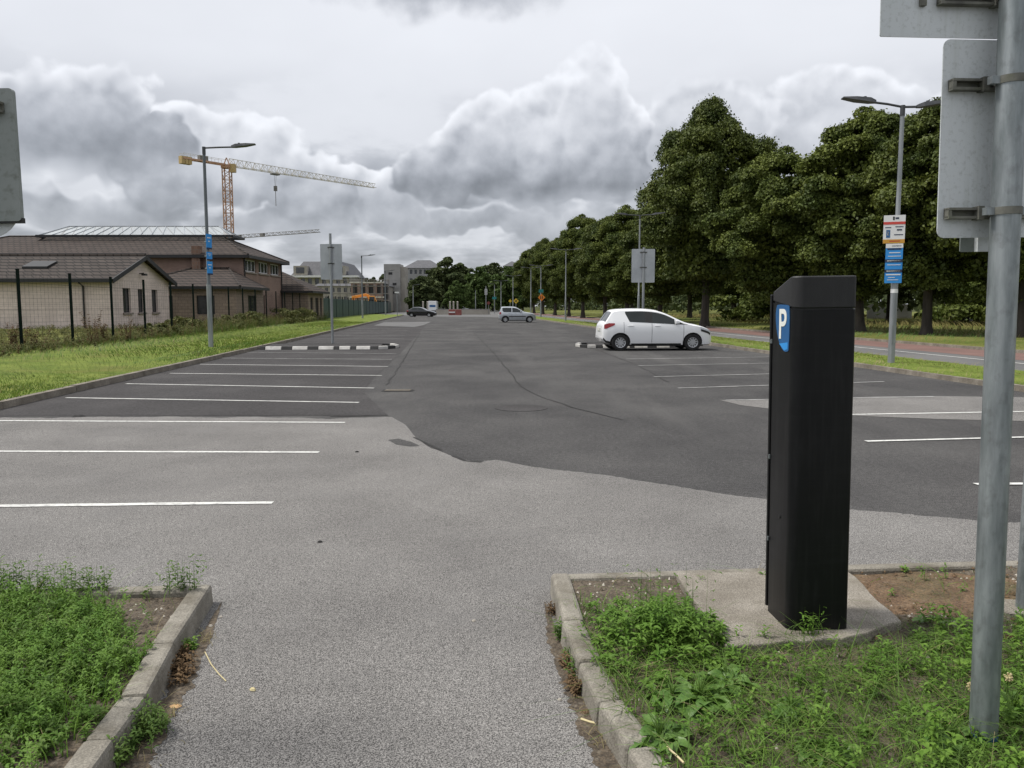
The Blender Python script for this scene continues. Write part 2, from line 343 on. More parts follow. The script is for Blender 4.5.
# ------------------------------------------------------------------ mesh and object helpers
class MB:
    def __init__(s): s.v = []; s.f = []; s.m = []
    def poly(s, pts, m=0):
        i = len(s.v); s.v += [tuple(p) for p in pts]; s.f.append(tuple(range(i, i + len(pts)))); s.m.append(m); return s
    def hexa(s, b, t, m=0):
        """b, t: matching loops of n points (bottom, top)"""
        i = len(s.v); n = len(b); s.v += [tuple(p) for p in b] + [tuple(p) for p in t]
        s.f.append(tuple(i + k for k in reversed(range(n)))); s.f.append(tuple(i + n + k for k in range(n))); s.m += [m, m]
        for k in range(n): s.f.append((i + k, i + (k + 1) % n, i + n + (k + 1) % n, i + n + k)); s.m.append(m)
        return s
    def box(s, x0, x1, y0, y1, z0, z1, m=0):
        return s.hexa([(x0, y0, z0), (x1, y0, z0), (x1, y1, z0), (x0, y1, z0)], [(x0, y0, z1), (x1, y0, z1), (x1, y1, z1), (x0, y1, z1)], m)
    def bar(s, p0, p1, w, h=None, m=0, up=(0, 0, 1)):
        """rectangular bar from p0 to p1"""
        p0, p1 = Vector(p0), Vector(p1); d = (p1 - p0).normalized(); h = h or w
        sd = d.cross(Vector(up)); sd = sd.normalized() if sd.length > 1e-4 else Vector((1, 0, 0)); u = sd.cross(d)
        c = [(-w / 2, -h / 2), (w / 2, -h / 2), (w / 2, h / 2), (-w / 2, h / 2)]
        return s.hexa([p0 + sd * a + u * b for a, b in c], [p1 + sd * a + u * b for a, b in c], m)
    def tube(s, pts, rad, n=10, m=0):
        pts = [Vector(p) for p in pts]; rad = rad if isinstance(rad, (list, tuple)) else [rad] * len(pts)
        i0 = len(s.v)
        for k, p in enumerate(pts):
            d = (pts[min(k + 1, len(pts) - 1)] - pts[max(k - 1, 0)]).normalized()
            a = d.cross(Vector((0, 1, 0)) if abs(d.y) < .9 else Vector((1, 0, 0))).normalized(); b = d.cross(a)
            for j in range(n):
                t = 2 * math.pi * j / n; s.v.append(tuple(p + (a * math.cos(t) + b * math.sin(t)) * rad[k]))
        for k in range(len(pts) - 1):
            for j in range(n):
                q = i0 + k * n; s.f.append((q + j, q + (j + 1) % n, q + n + (j + 1) % n, q + n + j)); s.m.append(m)
        s.f.append(tuple(i0 + j for j in range(n))); s.m.append(m)
        e = i0 + (len(pts) - 1) * n; s.f.append(tuple(e + j for j in reversed(range(n)))); s.m.append(m)
        return s
    def build(s, name, mats, parent=None, off=None, smooth=False, bevel=0.0, fixn=True):
        me = bpy.data.meshes.new(name)
        o_ = Vector(off) if off is not None else Vector((0, 0, 0))
        me.from_pydata([tuple(Vector(p) - o_) for p in s.v], [], s.f)
        mats = mats if isinstance(mats, (list, tuple)) else [mats]
        for q in mats: me.materials.append(M[q] if isinstance(q, str) else q)
        me.polygons.foreach_set('material_index', s.m)
        if fixn:
            bm = bmesh.new(); bm.from_mesh(me); bmesh.ops.recalc_face_normals(bm, faces=bm.faces); bm.to_mesh(me); bm.free()
        if smooth:
            me.polygons.foreach_set('use_smooth', [True] * len(me.polygons)); me.set_sharp_from_angle(angle=R(38))
        me.update()
        o = bpy.data.objects.new(name, me); col.objects.link(o)
        if parent: o.parent = parent
        elif off is not None: o.location = o_
        if bevel:
            b = o.modifiers.new('bevel', 'BEVEL'); b.width = bevel; b.segments = 2; b.limit_method = 'ANGLE'; b.angle_limit = R(40)
        return o

def npmesh(name, V, Fc, mats, parent=None, mi=None, smooth=False):
    """V (n,3), Fc (m,k) arrays"""
    me = bpy.data.meshes.new(name); n, (m_, k) = len(V), Fc.shape
    me.vertices.add(n); me.vertices.foreach_set('co', V.astype(np.float32).ravel())
    me.loops.add(m_ * k); me.loops.foreach_set('vertex_index', Fc.astype(np.int32).ravel())
    me.polygons.add(m_); me.polygons.foreach_set('loop_start', np.arange(0, m_ * k, k, dtype=np.int32))
    for q in (mats if isinstance(mats, (list, tuple)) else [mats]): me.materials.append(M[q])
    if mi is not None: me.polygons.foreach_set('material_index', mi.astype(np.int32))
    if smooth: me.polygons.foreach_set('use_smooth', np.ones(m_, bool))
    me.update(calc_edges=True); me.validate()
    o = bpy.data.objects.new(name, me); col.objects.link(o)
    if parent: o.parent = parent
    return o
def tag(o, label, cat, group=None):
    o['label'] = label; o['category'] = cat
    if group: o['group'] = group
    return o
def thing(name, label, cat, loc=(0, 0, 0), rz=0.0, group=None, scale=None):
    o = bpy.data.objects.new(name, None); col.objects.link(o); o.empty_display_size = .2
    o.location = loc; o.rotation_euler = (0, 0, rz)
    if scale: o.scale = scale
    return tag(o, label, cat, group)
def struct(o): o['kind'] = 'structure'; return o
def stuff(o): o['kind'] = 'stuff'; return o
def dup(root, loc, rz=0.0, label=None, scale=None):
    def cp(o, par):
        c = o.copy(); col.objects.link(c)
        if par: c.parent = par
        for ch in list(o.children): cp(ch, c)
        return c
    kids = [o for o in bpy.data.objects if o.parent == root]
    c = cp(root, None); c.location = loc; c.rotation_euler = (0, 0, rz)
    if scale: c.scale = scale
    if label: c['label'] = label
    return c
def smoothnoise(x, y, sc=1.0): return mnoise.noise(Vector((x * sc, y * sc, 1.7)))

# ------------------------------------------------------------------ ground, roads, kerbs
def sheet(name, pts, m, z=None):
    mb = MB(); mb.poly([(p[0], p[1], p[2] if z is None else z) for p in pts]); o = mb.build(name, m)
    if o.data.polygons[0].normal.z < 0: o.data.flip_normals()
    return struct(o)
def strip(name, rows, m):
    """rows: list of lists of points (grid)"""
    mb = MB()
    for a, b in zip(rows, rows[1:]):
        for k in range(len(a) - 1): mb.poly([a[k], a[k + 1], b[k + 1], b[k]])
    o = mb.build(name, m, smooth=True)
    bm = bmesh.new(); bm.from_mesh(o.data); bmesh.ops.remove_doubles(bm, verts=bm.verts, dist=1e-4); bmesh.ops.recalc_face_normals(bm, faces=bm.faces)
    if sum(f.normal.z for f in bm.faces) < 0: bmesh.ops.reverse_faces(bm, faces=bm.faces)
    bm.to_mesh(o.data); bm.free()
    for p in o.data.polygons: p.use_smooth = True
    return struct(o)

sheet('ground', [(-2500, -300, -.06), (2500, -300, -.06), (2500, 3500, -.06), (-2500, 3500, -.06)], 'wood_floor')
sheet('car_park', [W(-40, -8), W(10.8, -8), W(10.8, 140), W(-6.9, 140), W(-6.9, 11.4), W(-40, 11.4)], 'asphalt_dark', 0.0)
sheet('far_road', [W(-60, 140), W(60, 140), W(60, 330), W(-60, 330)], 'asphalt_road', 0.0)
# worn lighter surfacing in the foreground, with the irregular joint traced from the photo
jt = [(-420, 419), (0, 418.5), (110, 417), (250, 417.5), (330, 418), (392, 417), (405, 424), (417, 438), (431, 447.5), (441, 450.5), (452, 456), (467, 460), (478, 461.5), (496, 460.5), (520, 464.5), (560, 470), (600, 475), (640, 481), (690, 488), (740, 495.5), (768, 499), (850, 509), (920, 515), (975, 520), (1060, 525), (1500, 560)]
front = []
for (x0, y0), (x1, y1) in zip(jt, jt[1:]):
    n = max(1, int((x1 - x0) / 4))
    for k in range(n):
        t = k / n; x, y = x0 + (x1 - x0) * t, y0 + (y1 - y0) * t
        front.append(G(x, y + random.uniform(-.3, .3) + 1.5 * smoothnoise(x * .017, 3.1) + .4 * smoothnoise(x * .11, 8.3), .004))
sheet('worn_asphalt', front + [G(1500, 560, .004), Vector((9, -6, .004)), Vector((-38, -6, .004)), Vector((-38, front[0].y, .004))], 'asphalt_worn')
sheet('parking_bays', [G(-300, 416.6, .004), G(388, 415.2, .004)] + [W(-1.55 + .05 * math.sin(v), v, .004) for v in (15, 18, 22, 27, 34, 45, 60, 80)] + [W(-6.9, 80, .004), W(-6.9, 14, .004)], 'asphalt_bay')
sheet('trench_patch', [G(720, 400, .004), G(738, 399.5, .004), G(800, 398.5, .004), G(880, 396.5, .004), G(940, 396, .004), G(1060, 398, .004), G(1200, 400, .004), G(1200, 424, .004), G(1024, 421, .004), G(940, 419, .004), G(850, 415.5, .004), G(780, 410, .004), G(740, 405, .004)], 'asphalt_worn')
sheet('concrete_patch', [G(374, 325.5, .0075), G(384, 322.2, .0075), G(431, 321.8, .0075), G(424, 325.0, .0075), G(414, 327.0, .0075)], 'asphalt_road')
sheet('junction_apron', [G(432, 316.6, .004), G(480, 316.8, .004), G(520, 318.2, .004), G(560, 318, .004), G(520, 313.5, .004), G(436, 313.2, .004)], 'asphalt_road')
# tar seams and repair lines between the lanes
def seam(pix, w, z=.006, name='tar_seam'):
    pts = [G(x, y, z) for x, y in pix]; mb = MB(); d = []
    fine = []
    for a, b in zip(pts, pts[1:]):
        n = max(1, int((b - a).length / .5))
        for k in range(n): fine.append(a.lerp(b, k / n))
    fine.append(pts[-1])
    for k, p in enumerate(fine):
        t = (fine[min(k + 1, len(fine) - 1)] - fine[max(k - 1, 0)]); s = Vector((t.y, -t.x, 0)).normalized()
        ww = w * random.uniform(.35, 1.25); j = random.uniform(-.03, .03)
        d.append((p + s * (ww / 2 + j), p + s * (j - ww / 2)))
    for a, b in zip(d, d[1:]): mb.poly([a[0], b[0], b[1], a[1]])
    o = mb.build(name, 'tar'); return struct(o)
seam([(474, 333), (490, 349), (505, 366), (520, 386), (534, 394), (560, 403), (590, 412), (622, 420)], .035)
seam([(420, 333), (408, 352), (396, 372), (387, 385)], .035)
seam([(562, 338), (600, 351), (640, 366), (668, 382)], .03)
seam([(330, 416.5), (360, 416), (388, 415.5)], .07); seam([(452, 456), (467, 460.5), (482, 462)], .10); seam([(416, 437), (440, 450)], .05)

sheet('tar_patch', [G(388, 440, .006), G(398, 438.5, .006), G(412, 442, .006), G(420, 446, .006), G(410, 446.5, .006), G(396, 444.5, .006)], 'asphalt_dark')

# painted bay lines
def line(p0, p1, w, m='paint', name='bay_marking'):
    a, b = G(*p0, .009), G(*p1, .009); t = (b - a).normalized(); s = Vector((-t.y, t.x, 0)) * w / 2
    mb = MB(); n = max(2, int((b - a).length / .25)); L_, R_ = [], []
    for k in range(n + 1):
        p = a.lerp(b, k / n); L_.append(p + s * random.uniform(.84, 1.05)); R_.append(p - s * random.uniform(.84, 1.05))
    for k in range(n): mb.poly([L_[k], R_[k], R_[k + 1], L_[k + 1]])
    struct(mb.build(name, m))
LW = .085
for a, b in (((-180, 508), (273, 502.3)), ((-220, 450.5), (319, 452)), ((-200, 419.5), (345, 422.3)), ((66, 397.6), (359, 402.3)), ((126, 383.6), (374, 388)), ((170, 373.2), (382, 375.4)), ((200, 364.2), (388, 366.4))):
    line(a, b, LW)
for a, b in (((222, 358), (392, 359.3)), ((244, 352.2), (396, 353.6)), ((318, 338.6), (404, 338.6)), ((330, 335.6), (405, 335.6)), ((340, 333), (406, 333)), ((350, 330.6), (408, 330.6)), ((358, 328.6), (409, 328.6))):
    line(a, b, .08, 'paint_worn')
for a, b in (((866, 441), (1060, 436)), ((975, 483.8), (1200, 482)), ((798, 415.3), (1100, 410))): line(a, b, LW)
for a, b in (((726, 400), (934, 396.4)), ((678, 388), (884, 381.5)), ((654, 376.6), (846, 372)), ((638, 365.5), (800, 362.5)), ((626, 359), (790, 356.5))): line(a, b, .08, 'paint_worn')

# kerbs
def kerb_run(pix_or_pts, w, h, m, name='kerb', unit=None, z0=0.0, inward=1, drop=0.0):
    """kerb stones along a polyline of top outer-edge points; inward = +1 puts the width on the left of travel"""
    mb = MB(); pts = pix_or_pts
    for a, b in zip(pts, pts[1:]):
        t = (b - a); L_ = t.length; t = t.normalized(); s = Vector((-t.y, t.x, 0)) * w * inward
        n = max(1, round(L_ / unit)) if unit else 1
        for k in range(n):
            g = .003 if unit else 0
            p, q = a + t * (L_ * k / n + g), a + t * (L_ * (k + 1) / n - g)
            dz = Vector((0, 0, random.uniform(-.006, .006) if unit else 0)); js = s.normalized() * (random.uniform(-.008, .008) if unit else 0)
            p, q = p + dz + js, q + dz + js
            lean = s * -.12
            base = [Vector((v.x, v.y, z0 - .05)) for v in (p + lean, q + lean, q + s, p + s)]
            mb.hexa(base, [p, q, q + s, p + s])
    return struct(mb.build(name, m, bevel=.018 if unit and unit < 1.2 else 0))
KH = .11
kl = [W(-6.87, v, .12) for v in np.arange(10.5, 136, 12.5)]
kerb_run(kl, .13, .12, 'kerb_far', unit=.92 * 3)
kr = [W(10.78, v, .11) for v in np.arange(-6, 136, 11.8)]
kerb_run(kr, .13, .11, 'kerb_far', unit=.92 * 3, inward=-1)
kr2 = [W(13.2, v, .11) for v in np.arange(-6, 190, 19.6)]
kerb_run(kr2, .13, .11, 'kerb_far', unit=3, inward=1)
kr3 = [W(19.5, v, .11) for v in np.arange(-6, 190, 19.6)]
kerb_run(kr3, .13, .11, 'kerb_far', unit=3, inward=-1)
# left bed: traced kerb edges
LB_far = [G(-330, 598, KH), G(0, 588.7, KH), G(213, 583, KH)]
LB_side = [G(213, 583, KH), G(175, 642, KH), G(147, 694, KH), G(114, 738, KH), G(84, 780, KH), G(20, 870, KH)]
kerb_run(LB_far, .09, KH, 'concrete', unit=.95, inward=-1)
kerb_run(LB_side, .10, KH, 'concrete', unit=.95, inward=-1)
RB_far = [G(550, 573, KH), G(765, 566.5, KH), G(975, 561, KH), G(1300, 553, KH)]
RB_side = [G(550, 573, KH), G(562, 620, KH), G(579, 660, KH), G(598, 700, KH), G(628, 745, KH), G(665, 800, KH), G(730, 890, KH)]
kerb_run(RB_far, .09, KH, 'concrete', unit=.95, inward=-1)
kerb_run(RB_side, .10, KH, 'concrete', unit=.95, inward=1)
def bed(name, outline, m, lift):
    """soil inside the kerbs: a gently uneven grid clipped to the outline"""
    xs = [p.x for p in outline]; ys = [p.y for p in outline]; st = .04
    def inside(x, y):
        c = False; n = len(outline)
        for i in range(n):
            a, b = outline[i], outline[i - 1]
            if (a.y > y) != (b.y > y) and x < (b.x - a.x) * (y - a.y) / (b.y - a.y) + a.x: c = not c
        return c
    nx, ny = int((max(xs) - min(xs)) / st) + 1, int((max(ys) - min(ys)) / st) + 1
    def z(x, y): return lift + .018 * smoothnoise(x, y, 2.3) + .007 * smoothnoise(x + 9, y, 7)
    mb = MB(); idx = {}
    def vid(i, j):
        if (i, j) not in idx: x, y = min(xs) + i * st, min(ys) + j * st; idx[i, j] = len(mb.v); mb.v.append((x, y, z(x, y)))
        return idx[i, j]
    for i in range(nx):
        for j in range(ny):
            if inside(min(xs) + (i + .5) * st, min(ys) + (j + .5) * st): mb.f.append((vid(i, j), vid(i + 1, j), vid(i + 1, j + 1), vid(i, j + 1))); mb.m.append(0)
    o = mb.build(name, m, fixn=False)
    for p in o.data.polygons: p.use_smooth = True
    struct(o); return inside, z
LB_out = [LB_far[0] + Vector((0, -.05, 0)), LB_far[1] + Vector((0, -.05, 0)), LB_far[2] + Vector((-.06, -.05, 0))] + [p + Vector((-.06, 0, 0)) for p in LB_side[1:]] + [Vector((-4.6, .6, 0))]
RB_out = [RB_far[0] + Vector((.06, -.05, 0))] + [p + Vector((0, -.05, 0)) for p in RB_far[1:]] + [Vector((4.8, .6, 0))] + [p + Vector((.06, 0, 0)) for p in reversed(RB_side[1:])]
LB_in, LB_z = bed('planting_bed', LB_out, 'soil', .075)
RB_in, RB_z = bed('planting_bed', RB_out, 'soil', .085)
def red_soil():
    c = G(935, 590, .1); mb = MB(); ring = []
    for k in range(40):
        t = 2 * math.pi * k / 40; r = 1 + .18 * smoothnoise(math.cos(t) * 2, math.sin(t) * 2)
        ring.append((c.x + .78 * r * math.cos(t), c.y + .36 * r * math.sin(t)))
    for k in range(40):
        a, b = ring[k], ring[(k + 1) % 40]
        for s0, s1 in ((0, .35), (.35, .7), (.7, 1.0)):
            q = []
            for (px_, py_), s in ((a, s0), (b, s0), (b, s1), (a, s1)):
                x, y = c.x + (px_ - c.x) * s, c.y + (py_ - c.y) * s
                q.append((x, y, RB_z(x, y) + .020 * (1 - s) ** .5 - .003))
            mb.poly(q[1:] if s0 == 0 else q)
    o = mb.build('bare_earth', 'red_soil', smooth=True); struct(o)
    if o.data.polygons[5].normal.z < 0: o.data.flip_normals()
red_soil()

# verges and open grass
def z_verge(u): return .118 + max(0, (-7.0 - u)) * .022
rows = []
for v in np.concatenate([np.arange(9, 40, .6), np.arange(40, 140, 3)]):
    rows.append([W(u, v, (z_verge(u) + .03 * smoothnoise(u, v, .8) if u > -60 and u < -7.05 else z_verge(u)) if u > -13 else .25 + .05 * smoothnoise(u, v, .4)) for u in (-7.0, -7.3, -8.2, -9.2, -10.2, -11.2, -12.2, -13.2)])
strip('grass_verge', rows, 'lawn')
rows = [[W(u, v, .25 + .06 * smoothnoise(u, v, .3)) for u in (-13.2, -15, -17, -20, -25, -32, -45, -70)] for v in list(np.arange(6, 60, 2.5)) + list(range(60, 300, 20))]
strip('building_grounds', rows, 'field')
rows = [[W(u, v, .10 + (.035 if 11 < u < 13.1 else 0) + .015 * smoothnoise(u, v, 1.2)) for u in (10.9, 11.3, 12, 12.7, 13.08)] for v in np.arange(-6, 134, 1.0)]
strip('grass_verge', rows, 'lawn')
sheet('side_road', [W(13.2, -8), W(19.5, -8), W(19.5, 200), W(13.2, 200)], 'asphalt_road', 0.0)
sheet('cycle_lane', [W(17.0, -8), W(19.5, -8), W(19.5, 200), W(17.0, 200)], 'red_surface', .004)
mb = MB()
for v in np.arange(-6, 190, 1.0): mb.poly([W(15.95, v, .009), W(16.06, v, .009), W(16.06, v + 1.0, .009), W(15.95, v + 1.0, .009)])
struct(mb.build('lane_marking', 'paint'))
mb = MB()
for v in np.arange(30, 190, 4.0): mb.poly([W(14.3, v, .009), W(14.4, v, .009), W(14.4, v + 2.0, .009), W(14.3, v + 2.0, .009)])
struct(mb.build('lane_marking', 'paint_worn'))
rows = [[W(u, v, .10 + (.12 if u > 21 else 0) + (.10 * smoothnoise(u, v, .12) if u > 20 else 0)) for u in (19.63, 20.4, 21.5, 24, 28, 34, 42, 55, 75, 110)] for v in list(np.arange(-10, 90, 3.0)) + list(range(90, 330, 15))]
strip('parkland', rows, 'field')

# ------------------------------------------------------------------ buildings on the left
def wall_openings(mb, x0, x1, z0, z1, ops, depth, frame):
    """wall in local frame: frame(a, z, d) -> world; ops = list of (a0, a1, z0, z1) holes, sorted by a"""
    a = x0
    def q(a0, a1, b0, b1):
        if a1 - a0 > 1e-4 and b1 - b0 > 1e-4: mb.poly([frame(a0, b0, 0), frame(a1, b0, 0), frame(a1, b1, 0), frame(a0, b1, 0)])
    for o0, o1, b0, b1 in ops:
        q(a, o0, z0, z1); q(o0, o1, z0, b0); q(o0, o1, b1, z1); a = o1
        for (p0, q0), (p1, q1) in zip(((o0, b0), (o1, b0), (o1, b1), (o0, b1)), ((o1, b0), (o1, b1), (o0, b1), (o0, b0))):
            mb.poly([frame(p0, q0, 0), frame(p1, q1, 0), frame(p1, q1, -depth), frame(p0, q0, -depth)])
    q(a, x1, z0, z1)
def window(parent, org, frame, o, depth, mullions=0, pane='window_dark', fr='fascia', sill=True, fw=.06):
    a0, a1, b0, b1 = o; mb = MB(); d = -depth + .05
    def fbar(p0, p1, q0, q1):
        mb.hexa([frame(p0, q0, -depth), frame(p1, q0, -depth), frame(p1, q1, -depth), frame(p0, q1, -depth)], [frame(p0, q0, d), frame(p1, q0, d), frame(p1, q1, d), frame(p0, q1, d)])
    fbar(a0, a0 + fw, b0, b1); fbar(a1 - fw, a1, b0, b1); fbar(a0 + fw, a1 - fw, b0, b0 + fw); fbar(a0 + fw, a1 - fw, b1 - fw, b1)
    for k in range(mullions):
        c = a0 + (a1 - a0) * (k + 1) / (mullions + 1); fbar(c - fw / 2, c + fw / 2, b0 + fw, b1 - fw)
    f = mb.build('window', fr, parent, off=org)
    p = MB(); p.poly([frame(a0, b0, -depth + .02), frame(a1, b0, -depth + .02), frame(a1, b1, -depth + .02), frame(a0, b1, -depth + .02)]); p.build('pane', pane, f, off=org)
    if sill:
        s = MB(); s.hexa([frame(a0 - .1, b0 - .12, -.02), frame(a1 + .1, b0 - .12, -.02), frame(a1 + .1, b0 - .12, .1), frame(a0 - .1, b0 - .12, .1)], [frame(a0 - .1, b0 - .002, -.02), frame(a1 + .1, b0 - .002, -.02), frame(a1 + .1, b0 - .002, .1), frame(a0 - .1, b0 - .002, .1)])
        s.build('sill', 'sill', f, off=org)
    return f
def slab_roof(mb, pts, th=.12):
    """a roof plane with thickness"""
    n = (Vector(pts[1]) - Vector(pts[0])).cross(Vector(pts[2]) - Vector(pts[0])).normalized()
    if n.z < 0: n = -n; pts = list(reversed(pts))
    mb.hexa([Vector(p) - Vector((0, 0, th)) for p in pts], pts)

def bungalow():
    X1, X0, Y0, Y1, EZ, RZ, GZ = -23.45, -62.0, 47.0, 55.0, 3.2, 4.66, .2
    org = Vector((X1, Y0, 0)); t = thing('bungalow', 'single storey pale blockwork building with dark tiled gabled roof behind the mesh fence', 'building', org)
    mb = MB(); ym = (Y0 + Y1) / 2
    mb.poly([(X0, Y0, GZ), (X1, Y0, GZ), (X1, Y0, EZ), (X0, Y0, EZ)]); mb.poly([(X0, Y1, GZ), (X1, Y1, GZ), (X1, Y1, EZ), (X0, Y1, EZ)])
    fr = lambda a, z, d: Vector((X1 + d, a, z))
    ops = [(48.5, 49.5, 1.2, 2.68), (50.45, 51.3, 1.2, 2.66), (52.4, 53.25, 1.2, 2.66)]
    wall_openings(mb, Y0, Y1, GZ, EZ, ops, .18, fr)
    mb.poly([(X1, Y0, EZ), (X1, Y1, EZ), (X1, ym, RZ - .1)])
    mb.build('wall', 'pale_block', t, off=org, fixn=False)
    for o in ops: window(t, org, fr, o, .18, 0, 'window_dark', 'fascia')
    r = MB(); ov = .45; sl = (RZ - EZ) / (ym - Y0)
    ez = EZ - ov * sl + .12
    slab_roof(r, [(X0, Y0 - ov, ez), (X1 + .35, Y0 - ov, ez), (X1 + .35, ym, RZ + .12), (X0, ym, RZ + .12)])
    slab_roof(r, [(X0, Y1 + ov, ez), (X1 + .35, Y1 + ov, ez), (X1 + .35, ym, RZ + .12), (X0, ym, RZ + .12)])
    roof = r.build('roof', 'roof_tile', t, off=org)
    rt = MB(); rt.tube([(X0, ym, RZ + .14), (X1 + .36, ym, RZ + .14)], .11, 8); rt.build('ridge_tiles', 'roof_tile', roof, off=org)
    f = MB()
    for y in (Y0 - ov, Y1 + ov): f.bar((X1 + .39, y, ez - .12), (X1 + .39, ym, RZ - .02), .07, .26)
    f.build('bargeboard', 'fascia', t, off=org)
    g = MB(); g.bar((X0, Y0 - ov - .06, ez - .1), (X1 + .35, Y0 - ov - .06, ez - .1), .13, .2); g.build('gutter', 'fascia', t, off=org)
    d = MB(); xd = -25.0; d.tube([(xd, Y0 - ov - .06, ez - .2), (xd, Y0 - .07, EZ - .45), (xd, Y0 - .07, GZ)], .05, 8); d.build('downpipe', 'fascia', t, off=org)
    # roof light, propped open
    s = MB(); zz = lambda y: ez + (y - (Y0 - ov)) * sl
    cx = -28.6; y0, y1 = Y0 + 1.35, Y0 + 2.5
    s.hexa([(cx - .75, y0, zz(y0) + .02), (cx + .75, y0, zz(y0) + .02), (cx + .75, y1, zz(y1) + .02), (cx - .75, y1, zz(y1) + .02)], [(cx - .75, y0, zz(y0) + .15), (cx + .75, y0, zz(y0) + .15), (cx + .75, y1, zz(y1) + .12), (cx - .75, y1, zz(y1) + .12)])
    k = s.build('rooflight', 'fascia', roof, off=org)
    # wall lamp on the gable
    l = MB(); l.bar((X1, ym - .25, 3.62), (X1 + .3, ym - .25, 3.66), .05); l.box(X1 + .2, X1 + .45, ym - .4, ym - .1, 3.5, 3.62); l.build('wall_lamp', 'fascia', t, off=org)
bungalow()

def hip(mb, x0, x1, y0, y1, ez, rz, inset, ov=.5):
    x0, x1, y0, y1 = x0 - ov, x1 + ov, y0 - ov, y1 + ov; ym = (y0 + y1) / 2
    a, b = (x0 + inset, ym, rz), (x1 - inset, ym, rz)
    c = [(x0, y0, ez), (x1, y0, ez), (x1, y1, ez), (x0, y1, ez)]
    mb.poly([c[0], c[1], b, a]); mb.poly([c[2], c[3], a, b]); mb.poly([c[1], c[2], b]); mb.poly([c[3], c[0], a]); mb.poly(list(reversed(c)))
    return a, b, c
def main_block():
    X0, X1, Y0, Y1, EZ, RZ, GZ = -46.5, -21.3, 64.0, 74.4, 5.62, 7.5, .2
    org = Vector((X1, Y0, 0)); t = thing('brick_building', 'two storey brown brick building with hipped tile roof and long glass roof lantern', 'building', org)
    mb = MB(); frx = lambda a, z, d: Vector((X1 + d, a, z)); fry = lambda a, z, d: Vector((a, Y0 - d, z))
    ops = [(64.5, 67.2, 4.35, 5.32), (67.9, 70.6, 4.35, 5.32), (71.2, 73.9, 4.35, 5.32)]
    ops_g = [(67.2, 69.4, .5, 2.5)]
    wall_openings(mb, Y0, Y1, 3.1, EZ, ops, .15, frx); wall_openings(mb, Y0, Y1, GZ, 3.1, ops_g, .15, frx)
    wall_openings(mb, X0, X1, GZ, EZ, [], .15, fry)
    mb.poly([(X0, Y0, GZ), (X0, Y1, GZ), (X0, Y1, EZ), (X0, Y0, EZ)]); mb.poly([(X0, Y1, GZ), (X1, Y1, GZ), (X1, Y1, EZ), (X0, Y1, EZ)])
    mb.build('wall', 'red_brick', t, off=org, fixn=False)
    for o in ops: window(t, org, frx, o, .15, 2, 'window_dark', 'white_frame', True, .09)
    window(t, org, frx, ops_g[0], .15, 1, 'window_dark', 'fascia', False)
    r = MB(); a, b, c = hip(r, X0, X1, Y0, Y1, EZ, RZ, 4.2, .6); roof = r.build('roof', 'roof_tile_brown', t, off=org)
    h = MB()
    for p, q in ((c[0], a), (c[1], b), (c[2], b), (c[3], a), (a, b)): h.tube([p, q], .1, 6)
    h.build('ridge_tiles', 'roof_tile', roof, off=org)
    f = MB()
    for p, q in zip(c, c[1:] + c[:1]): f.bar((p[0], p[1], EZ - .13), (q[0], q[1], EZ - .13), .12, .24)
    f.build('fascia', 'fascia', t, off=org)
    # corner downpipes
    for p in ((X1 + .08, Y0 + .1), (X1 + .08, Y1 - .1)):
        d = MB(); d.tube([(p[0], p[1], EZ - .1), (p[0], p[1], GZ)], .055, 8); d.build('downpipe', 'fascia', t, off=org)
    # glazed lantern astride the ridge
    ym = (Y0 + Y1) / 2; w = 1.5; x0, x1, zb, zt = P(36, 235, ym - w).x, P(232, 235, ym - w).x, ZH(236.0, ym - w), ZH(226.5, ym)
    xt0, xt1 = x0 + 2.0, x1 - 1.6
    g = MB(); cb = [(x0, ym - w, zb), (x1, ym - w, zb), (x1, ym + w, zb), (x0, ym + w, zb)]; ta, tb = (xt0, ym, zt), (xt1, ym, zt)
    g.poly([cb[0], cb[1], tb, ta]); g.poly([cb[2], cb[3], ta, tb]); g.poly([cb[1], cb[2], tb]); g.poly([cb[3], cb[0], ta])
    lan = g.build('roof_lantern', 'lantern_glass', t, off=org)
    k = MB()
    for p, q in ((cb[0], cb[1]), (cb[1], cb[2]), (cb[2], cb[3]), (cb[3], cb[0])): k.bar(p, q, .16, .2)
    k.build('curb', 'fascia', lan, off=org)
    k = MB(); k.bar(ta, tb, .09); n = 17
    for i in range(n + 1):
        u = i / n
        for s in (-1, 1):
            k.bar((x0 + .2 + (x1 - x0 - .4) * u, ym + s * w, zb + .03), (xt0 + (xt1 - xt0) * u, ym, zt + .02), .055)
    for s in (-1, 1):
        k.bar((x0, ym + s * w, zb), (xt0, ym, zt), .09); k.bar((x1, ym + s * w, zb), (xt1, ym, zt), .09)
    k.build('glazing_bars', 'window_pale', lan, off=org)
    # quoined brick pier rising through the lower roof
    p = MB(); p.box(-25.15, -24.5, Y0 - .55, Y0 - .003, 2.6, 6.3); p.build('brick_pier', 'buff_brick', t, off=org)
    # single storey projecting wing in front
    x0, x1, y0, y1, ez, rz = -27.4, -19.75, 57.6, 63.95, 3.0, 4.55
    w_ = MB(); fr2 = lambda a, z, d: Vector((a, y0 - d, z)); fr3 = lambda a, z, d: Vector((x1 + d, a, z))
    op2 = [(-25.9, -24.3, .3, 2.35), (-22.6, -21.3, 1.0, 2.35)]
    wall_openings(w_, x0, x1, GZ, ez, op2, .15, fr2); op3 = [(60.2, 62.2, .3, 2.4)]; wall_openings(w_, y0, y1, GZ, ez, op3, .15, fr3)
    w_.poly([(x0, y0, GZ), (x0, y1, GZ), (x0, y1, ez), (x0, y0, ez)]); wing = w_.build('wing_wall', 'tan_block', t, off=org, fixn=False)
